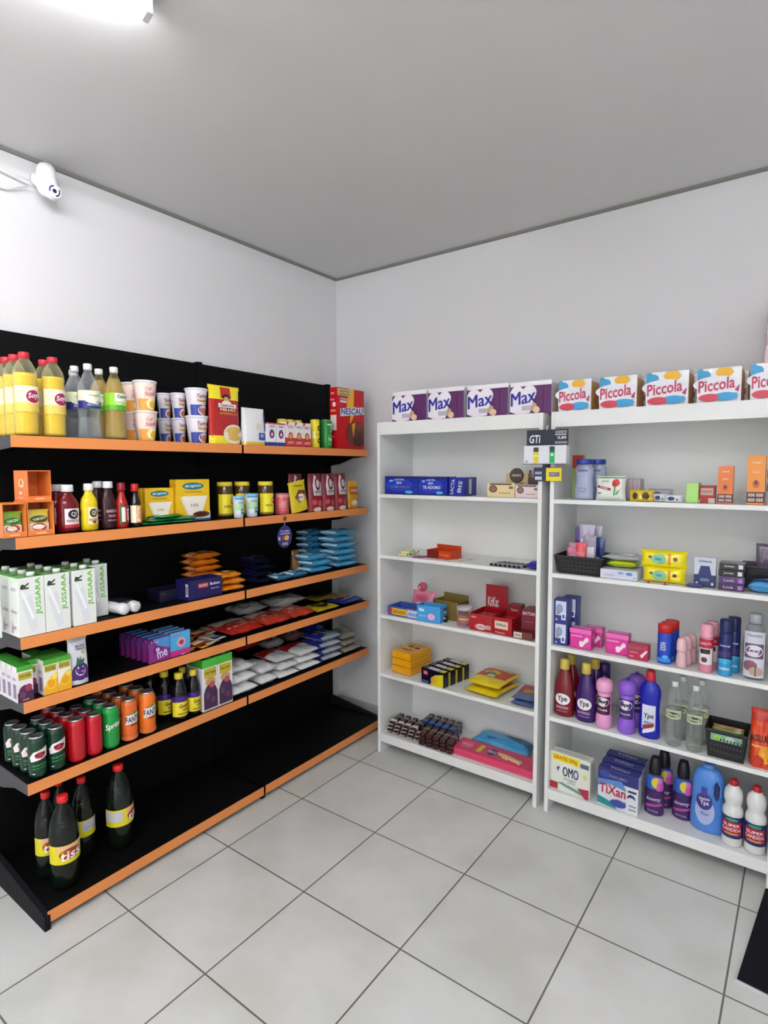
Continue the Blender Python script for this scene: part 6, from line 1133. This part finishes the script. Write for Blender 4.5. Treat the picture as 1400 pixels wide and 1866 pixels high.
# large light blue jug with handle
p, R, H = fitr('W', 5, 1256, 1321, 1399, 1524, .03)
jg = empty('softener_jug', p, -.05); ey = .55
m = MB(); jp = [(.80, 0), (.94, .02), (1, .08), (.98, .30), (.90, .48), (.92, .66), (.88, .80), (.66, .90), (.42, .945)]
m.lathe([(a_ * R, b_ * H) for a_, b_ in jp], '#4f88d8:gloss', 28, ex=1, ey=ey); m.build('bottle_body', jg)
m = MB(); m.decal((lambda u, v, o: ((u - .5) * R * 1.0, -(R * ey * .93) - .006 - o + .35 * R * ((u - .5) ** 2) * 1.0, v * H), R, H, True), [('e', .42, .33, .56, .20, '#a8b4dc'), ('e', .38, .47, .46, .12, '#3a2c80'), ('t', 'Amaciante', .38, .52, .62, .05, '#dcd8f4', 6), ('t', 'Ype', .4, .45, .5, .09, '#e6e2f6', 6), ('r', .2, .56, .5, .68, '#4a3c98'), ('t', 'flor', .45, .3, .5, .05, '#6a70b8')]); m.build('label', jg)
m = MB(); m.tube([(R * .55, -.42 * R, H * .80), (R * .76, -.46 * R, H * .73), (R * .76, -.52 * R, H * .60), (R * .55, -.54 * R, H * .525), (R * .33, -.54 * R, H * .60), (R * .34, -.50 * R, H * .73), (R * .55, -.42 * R, H * .80)], R * .045, '#5a92de:gloss', 8); m.prism([(R * (.55 + .17 * cos(a * pi / 8)), H * .66 + H * .115 * sin(a * pi / 8)) for a in range(16)], 'y', -.56 * R, -.3 * R, '#16225c'); m.build('handle', jg)
MB().lathe([(.36 * R, .94 * H), (.38 * R, .95 * H), (.36 * R, .995 * H), (.30 * R, H)], '#5c90da', 18).build('cap', jg)
tag(jg, 'large light blue jug with purple label and side handle', 'jug')
CL = [(.90, 0), (1, .03), (1, .36), (.98, .42), (1, .50), (.96, .56), (.80, .60), (.78, .64), (.90, .70), (.92, .78), (.78, .86), (.50, .90), (.44, .92)]
cl = bottle_thing('bleach_bottle', 'white bleach bottle with red cap, left one beside the blue jug', 'bottle', 'W', 5, (1314, 1353, 1417, 1536), .02, CL, '#dcdfdc:gloss', ([(.40, .91), (.42, .92), (.40, .99), (.34, 1)], '#b01c24'), [(.14, .47, 180, 1.0, '#1c2c6c', [('r', .18, .15, .82, .78, '#b01c3c'), ('t', 'SUPER', .5, .62, .5, .14, '#f0e4e8'), ('t', 'CANDIDA', .5, .42, .56, .16, '#f0e4e8'), ('e', .5, .88, .2, .07, '#3a9a6a'), ('r', .3, .18, .7, .26, '#d8a04a')])], group='white bleach bottles')
rows(cl, 'W', [(cl['w_m'] + .004, -.002)], ['white bleach bottle with red cap, right one at the photo edge'])
# keep every product inside its bookcase
bpy.context.view_layer.update()
def all_meshes(o):
    out = [o] if o.type == 'MESH' else []
    for c in o.children: out += all_meshes(c)
    return out
for o in [k for k in bpy.data.objects if k.parent is None and 'category' in k]:
    if not (o.location.y > YF and o.location.z < WZ[0] - .05 and o.location.x > 0): continue
    if o.name.startswith(('lighter', 'price', 'white_bookcase')): continue
    xs = [(k.matrix_world @ v.co).x for k in all_meshes(o) for v in k.data.vertices]
    i = 0 if o.location.x < .975 else 1
    lo_, hi_ = WX[i][0] + .0195, WX[i][1] - .0195
    if max(xs) > hi_: o.location.x -= max(xs) - hi_
    if min(xs) < lo_: o.location.x += lo_ - min(xs)
    if max(xs) - min(xs) > hi_ - lo_: print('TOOWIDE', o.name)
for o in list(bpy.data.objects):
    if o.parent is None and 'category' in o and o.location.z < 2.6 and o.name.split('.')[0] not in ('gondola_shelving', 'white_bookcase', 'floor_mat', 'tube_lamp', 'security_camera', 'camera_cable', 'shelf_wobbler', 'lighter_display', 'price_tag'):
        o.location.z += .0008
    for k in ('w_m', 'h_m', 'pd', 't_m'):
        if k in o: del o[k]
